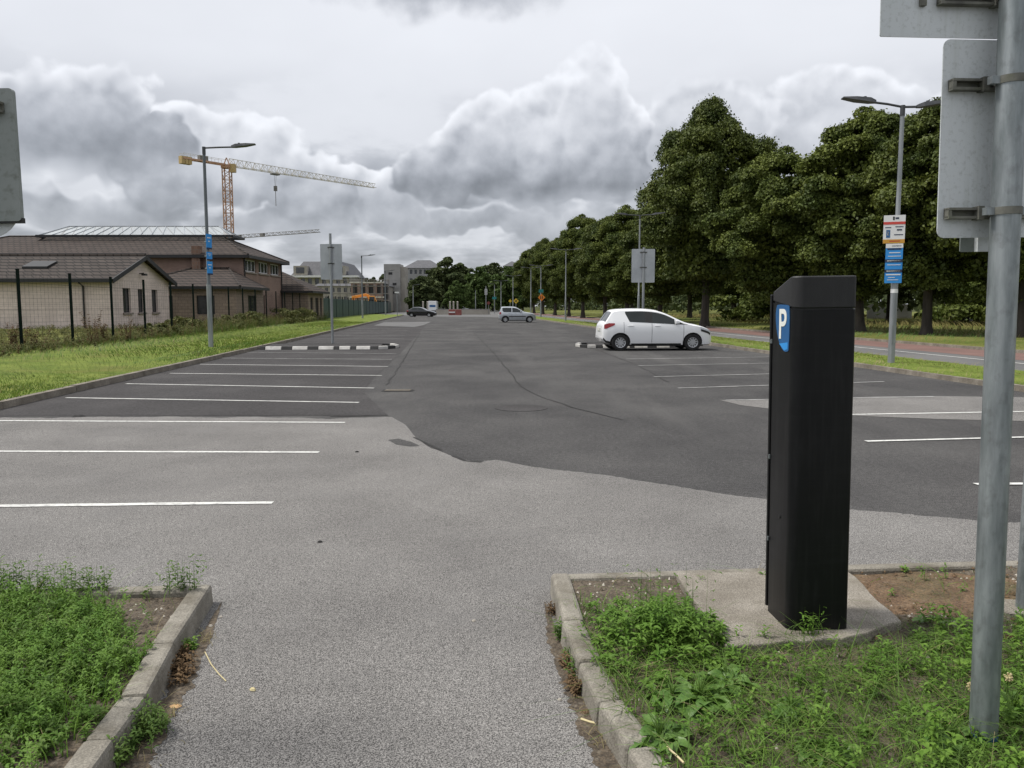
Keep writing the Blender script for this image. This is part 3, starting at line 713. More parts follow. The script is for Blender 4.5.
    for o in op2: window(t, org, fr2, o, .15, 1, sill=False)
    window(t, org, fr3, op3[0], .15, 1, sill=False)
    r = MB(); ov = .45; q = [(x0 - ov, y0 - ov, ez), (x1 + ov, y0 - ov, ez), (x1 + ov, y1, ez), (x0 - ov, y1, ez)]; ra, rb = (x0 + 2.2, y1 - .2, rz), (x1 - 2.6, y1 - .2, rz)
    r.poly([q[0], q[1], rb, ra]); r.poly([q[1], q[2], rb]); r.poly([q[3], q[0], ra]); wr = r.build('wing_roof', 'roof_tile_brown', t, off=org)
    h = MB(); h.tube([q[1], rb], .1, 6); h.tube([q[0], ra], .1, 6); h.tube([ra, rb], .1, 6); h.build('ridge_tiles', 'roof_tile', wr, off=org)
    f = MB()
    for a_, b_ in ((q[0], q[1]), (q[1], q[2])): f.bar((a_[0], a_[1], ez - .1), (b_[0], b_[1], ez - .1), .12, .2)
    f.build('fascia', 'fascia', t, off=org)
    # low range beyond
    x0, x1, y0, y1, ez, rz = -32, -18.9, 74.6, 80.6, 3.0, 5.2
    w_ = MB(); fr2 = lambda a, z, d: Vector((a, y0 - d, z)); fr3 = lambda a, z, d: Vector((x1 + d, a, z)); op3 = [(75.4, 76.4, .6, 2.4), (77.3, 78.6, .6, 2.4), (79.2, 80.0, .6, 2.4)]
    wall_openings(w_, x0, x1, GZ, ez, [], .15, fr2); wall_openings(w_, y0, y1, GZ, ez, op3, .15, fr3)
    w_.build('range_wall', 'tan_block', t, off=org, fixn=False)
    for o in op3: window(t, org, fr3, o, .15, 0, sill=False)
    r = MB(); hip(r, x0, x1, y0, y1, ez, rz, 4.4, .5); r.build('range_roof', 'roof_tile_brown', t, off=org)
    f = MB(); f.bar((x0, y0 - .5, ez - .1), (x1 + .5, y0 - .5, ez - .1), .12, .2); f.bar((x1 + .5, y0 - .5, ez - .1), (x1 + .5, y1 + .5, ez - .1), .12, .2); f.build('fascia', 'fascia', t, off=org)
main_block()

# ------------------------------------------------------------------ fence and hoarding
def fence():
    d0 = 25.75; rowpts = []
    for k in range(-3, 17):
        v = d0 + k * 3.42; rowpts.append(W(-12.95, v, .22))
    org = rowpts[0].copy(); org.z = 0
    t = thing('mesh_fence', 'dark green welded mesh security fence with tall square posts along the verge', 'fence', org)
    for p in rowpts:
        mb = MB(); mb.box(p.x - .035, p.x + .035, p.y - .035, p.y + .035, p.z - .1, 2.70); mb.box(p.x - .04, p.x + .04, p.y - .04, p.y + .04, 2.70, 2.73); mb.build('post', 'fence_green', t, off=org)
    for a, b in zip(rowpts, rowpts[1:]):
        mb = MB(); dv = b - a; n = 14
        for i in range(1, n):
            q = a + dv * i / n; q2 = Vector((q.x + .06, q.y, 2.6)); mb.bar((q.x + .06, q.y, .3), q2, .0028)
        for z in np.arange(.32, 2.62, .19): mb.bar((a.x + .06, a.y, z), (b.x + .06, b.y, z), .0035)
        for z in (.7, 1.5, 2.3): mb.bar((a.x + .07, a.y, z), (b.x + .07, b.y, z), .008)
        mb.build('mesh_panel', 'fence_green', t, off=org, fixn=False)
fence()
def hoarding():
    a, b = W(-12.95, 79.2, 0), W(-12.95, 196, 0); org = a.copy()
    t = thing('site_hoarding', 'dark teal construction hoarding in front of the building site', 'hoarding', org)
    n = 38
    for k in range(n):
        p, q = a.lerp(b, k / n), a.lerp(b, (k + 1) / n); mb = MB(); dv = (q - p).normalized() * .03
        mb.bar(p + dv + Vector((0, 0, 1.35)), q - dv + Vector((0, 0, 1.35)), .06, 2.2); mb.build('panel', 'hoarding', t, off=org)
        if k % 2 == 0:
            mb = MB(); mb.box(p.x - .06, p.x + .06, p.y - .06, p.y + .06, .1, 2.75); mb.build('post', 'fence_green', t, off=org)
hoarding()

# ------------------------------------------------------------------ far buildings
def simple_block(name, label, cx0, cx1, d, depth, ztop, wallm, nwx, nwz, z0=0.0, roof=None, mans=0.0, win='window_dark'):
    x0, x1 = (cx0 - 512) / F * d, (cx1 - 512) / F * d
    org = Vector(((x0 + x1) / 2, d, 0)); t = thing(name, label, 'building', org)
    w = MB(); fr = lambda a, z, dd: Vector((a, d - dd, z)); storey = (ztop - z0) / nwz
    cols = [(x0 + (x1 - x0) * (k + .22) / nwx, x0 + (x1 - x0) * (k + .78) / nwx) for k in range(nwx)]
    for s in range(nwz):
        ops = [(a, b, z0 + s * storey + storey * .3, z0 + s * storey + storey * .8) for a, b in cols]
        wall_openings(w, x0, x1, z0 + s * storey, z0 + (s + 1) * storey, ops, .3, fr)
    w.box(x0 + .01, x1 - .01, d + .35, d + depth, z0, ztop - .01); wl = w.build('wall', wallm, t, off=org, fixn=False)
    for s in range(nwz):
        for a, b in cols:
            mb = MB(); o = (a, b, z0 + s * storey + storey * .3, z0 + s * storey + storey * .8)
            mb.poly([fr(o[0], o[2], -.28), fr(o[1], o[2], -.28), fr(o[1], o[3], -.28), fr(o[0], o[3], -.28)]); mb.build('window', win, t, off=org)
    if roof:
        r = MB(); i = mans; r.hexa([(x0 - .4, d - .4, ztop), (x1 + .4, d - .4, ztop), (x1 + .4, d + depth, ztop), (x0 - .4, d + depth, ztop)], [(x0 + i, d + i, ztop + roof), (x1 - i, d + i, ztop + roof), (x1 - i, d + depth - i, ztop + roof), (x0 + i, d + depth - i, ztop + roof)])
        r.build('roof', 'slate', t, off=org)
    return t, org, (x0, x1)
zz = lambda py, d: ZH(py, d)
t, org, (x0, x1) = simple_block('apartment_block', 'cream apartment block with grey mansard roof beyond the low brown roof', 294, 350, 240, 26, zz(276, 240), 'render_cream', 8, 3, 0, zz(261, 240) - zz(276, 240), 2.8)
mb = MB(); mb.hexa([(x0 - 1.5, 238.5, zz(277.5, 240)), (x1 + 3, 238.5, zz(277.5, 240)), (x1 + 3, 241, zz(277.5, 240)), (x0 - 1.5, 241, zz(277.5, 240))], [(x0 - 1.5, 238.5, zz(275.5, 240)), (x1 + 3, 238.5, zz(275.5, 240)), (x1 + 3, 241, zz(275.5, 240)), (x0 - 1.5, 241, zz(275.5, 240))]); mb.build('cornice', 'white_frame', t, off=org)
for px in (303, 341):
    a = (px - 512) / F * 240; mb = MB(); mb.box(a - 2, a + 2, 238.9, 244, zz(275, 240), zz(266, 240)); dm = mb.build('dormer', 'render_cream', t, off=org)
    mb = MB(); mb.box(a - 1.2, a + 1.2, 238.8, 238.88, zz(273.5, 240), zz(267.5, 240)); mb.build('pane', 'window_dark', dm, off=org)
simple_block('apartment_block', 'long pale flats with red brown infill behind the scaffolding', 318, 388, 205, 14, zz(286, 205), 'render_cream', 11, 3, 0, .6, .3)
simple_block('apartment_block', 'grey flats with curved roofline seen over the trees beside the concrete tower', 405, 442, 300, 25, zz(268, 300), 'render_grey', 8, 5, 0, zz(259.5, 300) - zz(268, 300), 4.5)
simple_block('apartment_block', 'small grey rooftop block seen through the gap in the far trees', 504, 520, 330, 20, zz(266, 330), 'render_grey', 4, 6, 0, zz(261, 330) - zz(266, 330), 3)
def core_tower():
    d = 215; x0, x1 = (385 - 512) / F * d, (401 - 512) / F * d; zt = zz(264, d); org = Vector((x0, d, 0))
    t = thing('concrete_tower', 'bare grey concrete lift core tower rising above the hoarding', 'tower', org)
    mb = MB(); mb.box(x0, x1, d, d + 7, 0, zt); mb.build('core_wall', 'cast_concrete', t, off=org)
    mb = MB(); mb.box(x1 + .003, x1 + 1.2, d + .8, d + 7, 0, zt - .7); mb.build('side_wall', 'render_cream', t, off=org)
    for k in range(1, 6):
        mb = MB(); z = zt * k / 6; mb.box(x0 - .03, x1 + .002, d - .03, d + 7.03, z - .04, z + .04); mb.build('pour_joint', 'render_grey', t, off=org)
    for k, (a, z) in enumerate(((.4, .82), (.65, .6), (.65, .42))):
        xx = x0 + (x1 - x0) * a; mb = MB(); mb.box(xx - .5, xx + .5, d - .06, d - .004, zt * z - .5, zt * z + .1); mb.build('opening', 'fascia', t, off=org)
core_tower()
def scaffold():
    d = 178; org = Vector(((362 - 512) / F * d, d, 0)); t = thing('scaffolding', 'grey scaffold frame with white edge boards standing behind the teal hoarding', 'scaffold', org)
    xs = [(px - 512) / F * d for px in range(326, 395, 7)]; top = zz(279, d); lifts = [zz(300, d), zz(293.5, d), zz(286, d), zz(280, d)]
    for x in xs:
        for y in (d, d + 1.3):
            mb = MB(); mb.tube([(x, y, 0), (x, y, top + random.uniform(-1.2, .9))], .06, 6); mb.build('standard', 'crane_dark', t, off=org)
    for z in lifts:
        for y in (d, d + 1.3): mb = MB(); mb.tube([(xs[0], y, z), (xs[-1], y, z)], .055, 6); mb.build('ledger', 'crane_dark', t, off=org)
    for z in lifts[:3]: mb = MB(); mb.box(xs[0], xs[-1], d + .1, d + 1.2, z - .12, z - .02); mb.build('boards', 'crane_pale' if z == lifts[0] else 'render_grey', t, off=org)
    for k in range(len(xs) - 1):
        if k % 3 == 1: mb = MB(); mb.tube([(xs[k], d - .05, lifts[0]), (xs[k + 1], d - .05, lifts[1])], .05, 6); mb.build('brace', 'crane_dark', t, off=org)
    for k, c in ((6, 'red_brick'), (7, 'red_brick'), (8, 'red_brick'), (9, 'red_brick')):
        pass
    return
scaffold()
def low_shell():
    d = 188; x0, x1 = (352 - 512) / F * d, (384 - 512) / F * d; org = Vector((x0, d, 0)); t = thing('building_shell', 'half built red brick shell with open bays beside the concrete tower', 'building', org)
    w = MB(); fr = lambda a, z, dd: Vector((a, d - dd, z)); st = 3.6
    for s in range(2):
        ops = [(x0 + (x1 - x0) * (k + .2) / 4, x0 + (x1 - x0) * (k + .8) / 4, s * st + .8, s * st + 3.0) for k in range(4)]
        wall_openings(w, x0, x1, s * st, s * st + st - (.2 if s else 0), ops, .4, fr)
    w.build('wall', 'red_brick', t, off=org, fixn=False)
    b = MB(); b.box(x0, x1, d + .5, d + 9, 0, 6.9); b.build('dark_interior', 'fascia', t, off=org)  # one solid near-black block stands in for the dark inside behind the bays
    for k in range(2): b = MB(); b.box(x0 - .3, x1 + .2, d - .15, d - .003, 3.5 + k * 3.4, 3.8 + k * 3.4); b.build('slab_edge', 'crane_pale', t, off=org)
low_shell()

# ------------------------------------------------------------------ cranes
def lattice(mb, p0, p1, w0, w1, n, ch, br, tri=False, up=(0, 0, 1)):
    """four-chord (or three-chord, apex up) lattice boom"""
    p0, p1 = Vector(p0), Vector(p1); d = (p1 - p0).normalized(); up = Vector(up); s = d.cross(up).normalized(); u = s.cross(d)
    def ring(t):
        c = p0.lerp(p1, t); w = w0 + (w1 - w0) * t
        return [c - s * w / 2 - u * w / 2, c + s * w / 2 - u * w / 2] + ([c + u * w * .62] if tri else [c + s * w / 2 + u * w / 2, c - s * w / 2 + u * w / 2])
    A, B = ring(0), ring(1); K = len(A)
    for k in range(K): mb.bar(A[k], B[k], ch)
    for i in range(n):
        r, q = ring(i / n), ring((i + 1) / n)
        for k in range(K):
            a, b = (k, (k + 1) % K) if i % 2 else ((k + 1) % K, k); mb.bar(r[a], q[b], br)
            if i % 2 == 0: mb.bar(r[k], r[(k + 1) % K], br)
def crane1():
    d = 220; x = P(226.5, 160, d).x; zt = zz(160, d); base = Vector((x, d, 0)); t = thing('tower_crane', 'tall orange tower crane with long lattice jib above the brick building', 'crane', base)
    mb = MB(); lattice(mb, (x, d, 0), (x, d, zt - 2.2), 1.9, 1.9, 26, .26, .13, up=(0, 1, 0)); mb.build('mast', 'crane_orange', t, off=base)
    jd = Vector((32.7, 43, 0)).normalized(); jz = zt - .6
    mb = MB(); mb.box(x - 1.2, x + 1.2, d - 1.2, d + 1.2, zt - 2.2, zt - 1.3); mb.bar((x - .8, d, zt - 1.3), (x, d, zt + .6), .22); mb.bar((x + .8, d, zt - 1.3), (x, d, zt + .6), .22); mb.build('slewing_top', 'crane_orange', t, off=base)
    mb = MB(); c = base + Vector((0, 0, jz)) + jd * 1.3 + Vector((.9, -1.2, -1.6)); mb.box(c.x - .7, c.x + .7, c.y - .7, c.y + .7, c.z - 1.1, c.z + 1.1); mb.build('cab', 'crane_yellow', t, off=base)
    p0 = base + Vector((0, 0, jz)); mb = MB(); lattice(mb, p0 + jd * .8, p0 + jd * 54, 1.75, 1.15, 40, .14, .09, tri=True); mb.build('jib', 'crane_pale', t, off=base)
    mb = MB(); 
    for s in (-1, 1): o = jd.cross(Vector((0, 0, 1))) * .7 * s; mb.bar(p0 + o - jd * .8 - Vector((0, 0, .75)), p0 + o - jd * 13 - Vector((0, 0, .75)), .3, .42)
    for k in range(7): 
        q = p0 - jd * (1 + 2 * k) - Vector((0, 0, .7)); o = jd.cross(Vector((0, 0, 1))) * .7; mb.bar(q - o, q + o, .2)
    mb.build('counter_jib', 'crane_orange', t, off=base)
    rl = MB()
    for s in (-1, 1):
        o = jd.cross(Vector((0, 0, 1))) * .8 * s; rl.bar(p0 + o - jd * .8 + Vector((0, 0, .5)), p0 + o - jd * 13 + Vector((0, 0, .5)), .07)
        for k in range(7): rl.bar(p0 + o - jd * (1 + 2 * k) - Vector((0, 0, .6)), p0 + o - jd * (1 + 2 * k) + Vector((0, 0, .5)), .06)
    rl.build('handrail', 'crane_pale', t, off=base)
    for k in range(3):
        q = p0 - jd * (11.0 + k * 1.0) + Vector((0, 0, -1.2)); mb = MB(); s = jd.cross(Vector((0, 0, 1)))
        mb.bar(q - jd * .42, q + jd * .42, 1.5, 1.9); mb.build('counterweight', 'crane_yellow', t, off=base)
    q = p0 - jd * 7 + Vector((0, 0, .1)); mb = MB(); mb.bar(q - jd * 1.2, q + jd * 1.2, 1.2, 1.2); mb.build('winch', 'crane_dark', t, off=base)
    tr = p0 + jd * 15.5 - Vector((0, 0, 1.2)); mb = MB(); mb.bar(tr - jd * 1.2, tr + jd * 1.2, 1.4, .35); mb.build('trolley', 'crane_dark', t, off=base)
    hk = MB(); z1 = zz(186, tr.y)
    for s in (-.35, .35): hk.bar(tr + jd * s, Vector((tr.x + jd.x * s * .4, tr.y, z1)), .06)
    hk.build('hoist_rope', 'crane_dark', t, off=base)
    hk = MB(); hk.box(tr.x - .45, tr.x + .45, tr.y - .3, tr.y + .3, z1 - 1.4, z1); hk.tube([(tr.x, tr.y, z1 - 1.4), (tr.x, tr.y, zz(206, tr.y))], .09, 6); hk.build('hook_block', 'crane_dark', t, off=base)
crane1()
def crane2():
    z = 33.5; a = Vector(((205 - 512) / F * 390, 390, z)); b = Vector(((322 - 512) / F * 330, 330, z - 1.5)); base = Vector((a.x, a.y, 0))
    t = thing('tower_crane', 'distant dark grey crane jib showing low over the brick building ridge', 'crane', base)
    mb = MB(); lattice(mb, base, a + Vector((0, 0, -1)), 1.9, 1.9, 16, .25, .14, up=(0, 1, 0)); mb.build('mast', 'crane_dark', t, off=base)
    mb = MB(); lattice(mb, a, b, 1.5, 1.0, 40, .16, .10, tri=True); mb.build('jib', 'crane_dark', t, off=base)
    jd = (b - a).normalized(); 
    for f in (.30, .36, .56): mb = MB(); q = a.lerp(b, f); mb.bar(q - jd * 1.2, q + jd * 1.2, 1.2, 1.5); mb.build('gantry_box', 'crane_dark', t, off=base)
    mb = MB(); mb.bar(a - jd * 1, a - jd * 14, 1.8, 1.0); mb.build('counter_jib', 'crane_dark', t, off=base)
crane2()
def excavator():
    d = 172; cx = (369 - 512) / F * d; o = Vector((cx, d, 0)); t = thing('excavator', 'orange excavator working behind the teal hoarding with its arm raised', 'excavator', o)
    for y in (-1.1, 1.1):
        mb = MB(); mb.hexa([(-1.7, y - .3, 0), (1.7, y - .3, 0), (1.7, y + .3, 0), (-1.7, y + .3, 0)], [(-2.0, y - .3, .8), (2.0, y - .3, .8), (2.0, y + .3, .8), (-2.0, y + .3, .8)]); mb.build('track', 'trim_black', t, bevel=.15)
    mb = MB(); mb.box(-1.9, 1.3, -1.3, 1.3, .9, 1.9); mb.box(-1.9, -.6, -1.3, 1.3, 1.9, 2.2); mb.build('upper_body', 'digger_orange', t, bevel=.1)
    mb = MB(); mb.hexa([(.1, -1.3, 1.9), (1.5, -1.3, 1.9), (1.5, -.3, 1.9), (.1, -.3, 1.9)], [(.1, -1.3, 3.1), (1.1, -1.3, 3.1), (1.1, -.3, 3.1), (.1, -.3, 3.1)]); cab = mb.build('cab', 'digger_orange', t, bevel=.05)
    mb = MB(); mb.box(.25, 1.05, -1.33, -1.31, 2.1, 2.95); mb.build('pane', 'window_dark', cab)
    mb = MB(); mb.bar((1.0, .2, 1.8), (-.2, .2, 3.35), .5, .6, up=(0, 1, 0)); mb.bar((-.2, .2, 3.35), (-2.6, .2, 2.85), .45, .55, up=(0, 1, 0)); mb.build('boom', 'digger_orange', t, bevel=.05)
    mb = MB(); mb.bar((-2.5, .2, 2.9), (-2.1, .2, 1.3), .35, .4, up=(0, 1, 0)); mb.build('arm', 'digger_orange', t)
    mb = MB(); mb.hexa([(-2.6, -.3, .4), (-1.7, -.3, .4), (-1.7, .7, .4), (-2.6, .7, .4)], [(-2.4, -.3, 1.3), (-1.9, -.3, 1.3), (-1.9, .7, 1.3), (-2.4, .7, 1.3)]); mb.build('bucket', 'crane_dark', t)
    t.rotation_euler = (0, 0, R(8)); t.scale = (1.3, 1.3, 1.2)
excavator()

# ------------------------------------------------------------------ parking meter and foreground posts
def rrect(x0, x1, y0, y1, rr, n=5):
    """rounded rectangle, radii per corner in order (x0,y0),(x1,y0),(x1,y1),(x0,y1)"""
    out = []
    for (cx, cy, a0), r in zip(((x0, y0, 180), (x1, y0, 270), (x1, y1, 0), (x0, y1, 90)), rr):
        ox, oy = cx + (r if cx == x0 else -r), cy + (r if cy == y0 else -r)
        for k in range(n + 1):
            a = R(a0 + 90 * k / n); out.append((ox + r * math.cos(a), oy + r * math.sin(a)))
    return out
def text_mesh(s, size, depth=.002):
    cu = bpy.data.curves.new('letter', 'FONT'); cu.body = s; cu.size = size; cu.extrude = depth; cu.align_x = 'CENTER'; cu.align_y = 'CENTER'; cu.offset = size * .012
    o = bpy.data.objects.new('letter', cu); col.objects.link(o)
    me = bpy.data.meshes.new_from_object(o.evaluated_get(bpy.context.evaluated_depsgraph_get())); bpy.data.objects.remove(o); bpy.data.curves.remove(cu)
    return me
SLZ = .125
def meter():
    A, B, C = G(766, 611, SLZ), G(788, 631, SLZ), G(848, 629.5, SLZ)
    wx = (C - B).length; dy = .255; rz = math.atan2(C.y - B.y, C.x - B.x) + R(0)
    t = thing('parking_meter', 'black pay and display parking machine with blue P badge on concrete slab', 'parking meter', B, rz); t.rotation_euler = (0, -R(.8), rz)
    seam = 1.60 - SLZ; top = P(830, 276, B.y).z - SLZ; low = P(772, 292.5, B.y + dy).z - SLZ
    ol = rrect(0, wx, 0, dy, (.045, .018, .02, .015))
    zs = lambda y: seam - .012 + .035 * y / dy
    mb = MB(); mb.hexa([(x, y, 0) for x, y in ol], [(x, y, zs(y) - .006) for x, y in ol]); mb.build('body', 'meter_black', t, smooth=True)
    mb = MB(); i = .006; ol2 = [(x * (1 - 2 * i / wx) + i, y * (1 - 2 * i / dy) + i) for x, y in ol]; mb.hexa([(x, y, zs(y) - .012) for x, y in ol2], [(x, y, zs(y) + .006) for x, y in ol2]); mb.build('seam_gasket', 'black', t)
    zt = lambda y: top if y < .05 else top + (low - top) * ((y - .05) / (dy - .05))
    ols = rrect(0, wx, 0, dy, (.045, .018, .02, .015), 8)
    mb = MB(); mb.hexa([(x, y, zs(y)) for x, y in ols], [(x, y, zt(y)) for x, y in ols]); mb.build('hood', 'meter_hood', t, smooth=True, bevel=.006)
    mb = MB(); mb.box(-.004, wx + .004, dy + .002, dy + .02, .02, low - .01); mb.build('front_door', 'meter_black', t, bevel=.004)
    for z in (.35, .75, 1.3):
        mb = MB(); mb.box(-.007, -.001, dy - .012, dy - .002, z, z + .02); mb.build('hinge', 'galvanised', t)
    mb = MB(); mb.tube([(-.004, .12, .50), (.002, .12, .50)], .008, 10); mb.build('lock', 'trim_black', t)
    # badge on the side: a shield, traced in fractions of the side's depth
    px = [(97, 235), (106, 224), (166, 227), (178, 242), (177, 482), (166, 495), (142, 488), (116, 440), (99, 370), (91, 285)]
    def side(zx, zy):
        f = (200 - zx) / (200 - 65); y = .005 + f * (dy - .005); return y, P(760 + zx / 5.69, 265 + zy / 5.69, B.y + y).z - SLZ
    pts = [side(*q) for q in px]; fine = []
    for k in range(len(pts)):       # soften the outline
        a, b = pts[k - 1], pts[k]; fine += [(a[0] * .75 + b[0] * .25, a[1] * .75 + b[1] * .25), (a[0] * .25 + b[0] * .75, a[1] * .25 + b[1] * .75)]
    mb = MB(); mb.hexa([(-.0005, y, z) for y, z in fine], [(-.003, y, z) for y, z in fine]); badge = mb.build('badge', 'blue_sign', t)
    me = text_mesh('P', .30, .0006); me.materials.append(M['letter_white']); l = bpy.data.objects.new('letter', me); col.objects.link(l); l.parent = badge
    cy, cz = side(137, 345); l.rotation_euler = (R(90), 0, R(-90)); l.location = (-.0042, cy, cz); l.scale = (.60, .64, 1)
    q = [side(118, 447), side(170, 440), side(170, 478), side(150, 486)]
    mb = MB(); mb.hexa([(-.0032, y, z) for y, z in q], [(-.0036, y, z) for y, z in q]); mb.build('badge_corner', 'blue_banner', badge)
meter()
def slab():
    pts = [G(676, 572.5, SLZ), G(846, 568.5, SLZ), G(902, 621, SLZ), G(850, 637, SLZ), G(795, 641, SLZ), G(726, 645, SLZ)]
    o = G(780, 610, 0); mb = MB(); fine = []
    for a, b in zip(pts, pts[1:] + pts[:1]):
        for k in range(6): q = a.lerp(b, k / 6); fine.append(q + Vector((random.uniform(-.012, .012), random.uniform(-.01, .01), 0)))
    mb.hexa([(p.x, p.y, .0) for p in fine], fine); ob = mb.build('concrete_slab', 'slab_concrete', off=o, bevel=.008)
    tag(ob, 'rough concrete base slab under the black parking machine', 'slab')
slab()

def plane_pt(base, rz, yl, px, py, tilt=0.0):
    """local (x, z) where a photo pixel's ray meets the plane y_local = yl of a thing at base turned by rz"""
    m = (Matrix.Rotation(rz, 3, 'Z') @ Matrix.Rotation(tilt, 3, 'Y')).inverted(); o = m @ (Vector((0, 0, CAMH)) - Vector(base)); d = m @ ray(px, py)
    q = o + d * ((yl - o.y) / d.y); return q.x, q.z
def rplate(mb, x0, x1, z0, z1, y, th, r, m=0):
    ol = rrect(x0, x1, z0, z1, (r,) * 4, 4); mb.hexa([(a, y, b) for a, b in ol], [(a, y + th, b) for a, b in ol], m)
def channel(parent, x0, x1, z, y):
    mb = MB(); h = .014
    for s in (-1, 1): mb.box(x0, x1, y - .028, y - .001, z + s * h - .004, z + s * h + .004)
    mb.box(x0, x1, y - .006, y - .001, z - h, z + h); mb.box(x0, x0 + .012, y - .026, y - .001, z - h, z + h)
    mb.box(x0 + (x1 - x0) * .30, x0 + (x1 - x0) * .30 + .02, y - .036, y - .001, z - h - .008, z + h + .008)
    return mb.build('channel', 'channel', parent)
def big_post():
    base = G(983, 741, .09); rz = R(6.5); r = .0445; TL = -R(1.0); pp_ = plane_pt; plane_pt_ = lambda b, z, y, px, py: pp_(b, z, y, px, py, TL)
    t = thing('sign_post', 'thick galvanised signpost with three grey sign backs close to the camera', 'sign post', base, rz); t.rotation_euler = (0, TL, rz)
    mb = MB(); mb.tube([(0, 0, -.2), (0, 0, 3.4)], r, 28); mb.build('pole', 'galvanised', t, smooth=True)
    mb = MB(); mb.tube([(0, 0, .014), (0, 0, .034)], r + .0012, 28); mb.build('paint_smear', 'blue_sign', t, smooth=True)
    yp = r + .028
    # lower panel
    x0, z0 = plane_pt_(base, rz, yp, 937, 238); _, z1 = plane_pt_(base, rz, yp, 945, 39)
    mb = MB(); rplate(mb, x0, -x0, z0, z1, yp, .004, .024); pn = mb.build('sign_panel', 'sign_back', t)
    for py in (86, 214):
        _, z = plane_pt_(base, rz, yp, 950, py); channel(pn, x0 + .02, -x0 - .02, z, yp)
        mb = MB(); mb.tube([(0, 0, z - .012), (0, 0, z + .012)], r + .003, 28); mb.build('clamp_band', 'channel', t, smooth=True)
        mb = MB(); mb.box(-r - .03, -r + .004, -.01, .012, z - .012, z + .012); mb.build('bolt', 'galvanised', t); mb = MB(); mb.box(r - .004, r + .03, -.01, .012, z - .012, z + .012); mb.build('bolt', 'galvanised', t)
    # upper panel
    x0, z0 = plane_pt_(base, rz, yp, 880, 36.5); z1 = z0 + .62
    mb = MB(); rplate(mb, x0, -x0, z0, z1, yp, .004, .006); up = mb.build('sign_panel', 'sign_back', t)
    _, z = plane_pt_(base, rz, yp, 950, 1); channel(up, x0 + .19, -x0 - .02, z, yp)
    mb = MB(); mb.box(x0 + .13, x0 + .15, yp - .012, yp - .001, z - .02, z + .3); mb.build('rib', 'channel', up)
    mb = MB(); mb.tube([(0, 0, z - .012), (0, 0, z + .012)], r + .003, 28); mb.build('clamp_band', 'channel', t, smooth=True)
    # plate facing the other way, showing below the lower panel
    yb = yp + .05; x0, z0 = plane_pt_(base, rz, yb, 960, 252)
    mb = MB(); rplate(mb, x0, -x0, z0, z0 + .5, yb, .004, .004); fp = mb.build('front_plate', 'sign_back_moss', t)
    mb = MB(); mb.box(x0 + .05, x0 + .09, yb - .02, yb - .001, z0, z0 + .4); mb.build('rib', 'sign_back', fp)
big_post()
def side_post():
    b = G(1022.5, 611, .1); t = thing('metal_post', 'thin galvanised post in concrete footing at the right edge behind the signpost', 'post', b)
    mb = MB(); mb.tube([(0, 0, -.1), (0, 0, 2.3)], .032, 20); mb.build('pole', 'galvanised', t, smooth=True)
    mb = MB(); ol = [(.19 * math.cos(a) * random.uniform(.85, 1.1), .13 * math.sin(a) * random.uniform(.85, 1.1)) for a in np.linspace(0, 2 * math.pi, 14)[:-1]]
    mb.hexa([(x, y, -.08) for x, y in ol], [(x * .9, y * .9, .02) for x, y in ol]); mb.build('footing', 'slab_concrete', t)
    mb = MB(); mb.tube([(0, 0, 2.3), (0, 0, 2.32)], .035, 20); mb.build('cap', 'trim_black', t)
side_post()
def left_sign():
    base = G(-36, 720, .09); rz = R(0); r = .0445; TL = -R(.7); pp_ = plane_pt; plane_pt_ = lambda b, z, y, px, py: pp_(b, z, y, px, py, TL)
    t = thing('sign_post', 'grey weathered sign back cut off by the left edge of the photo', 'sign post', base, rz); t.rotation_euler = (0, TL, rz)
    mb = MB(); mb.tube([(0, 0, -.2), (0, 0, 2.75)], r, 24); mb.build('pole', 'galvanised', t, smooth=True)
    yp = r + .028; x1, z0 = plane_pt_(base, rz, yp, 21, 221); _, z1 = plane_pt_(base, rz, yp, 12, 88)
    mb = MB(); rplate(mb, -x1, x1, z0, z1, yp, .02, .012); pn = mb.build('sign_panel', 'sign_back_moss', t)
    mb = MB(); mb.box(-x1, x1, yp + .004, yp + .026, z0 - .006, z0 + .012); mb.build('bottom_rim', 'trim_black', pn)
    _, z = plane_pt_(base, rz, yp, 5, 108); channel(pn, -x1 + .02, x1 - .03, z, yp)
    mb = MB(); mb.tube([(0, 0, z - .012), (0, 0, z + .012)], r + .003, 24); mb.build('clamp_band', 'channel', t, smooth=True)
    # round plate under it, only its rim in view
    cx, cz = plane_pt_(base, rz, yp, -22, 205); rad = .128
    ol = [(cx + rad * math.cos(a), cz + rad * .9 * math.sin(a)) for a in np.linspace(0, 2 * math.pi, 33)[:-1]]
    mb = MB(); mb.hexa([(a, yp + .03, b) for a, b in ol], [(a, yp + .034, b) for a, b in ol]); mb.build('round_plate', 'sign_back', t)
left_sign()

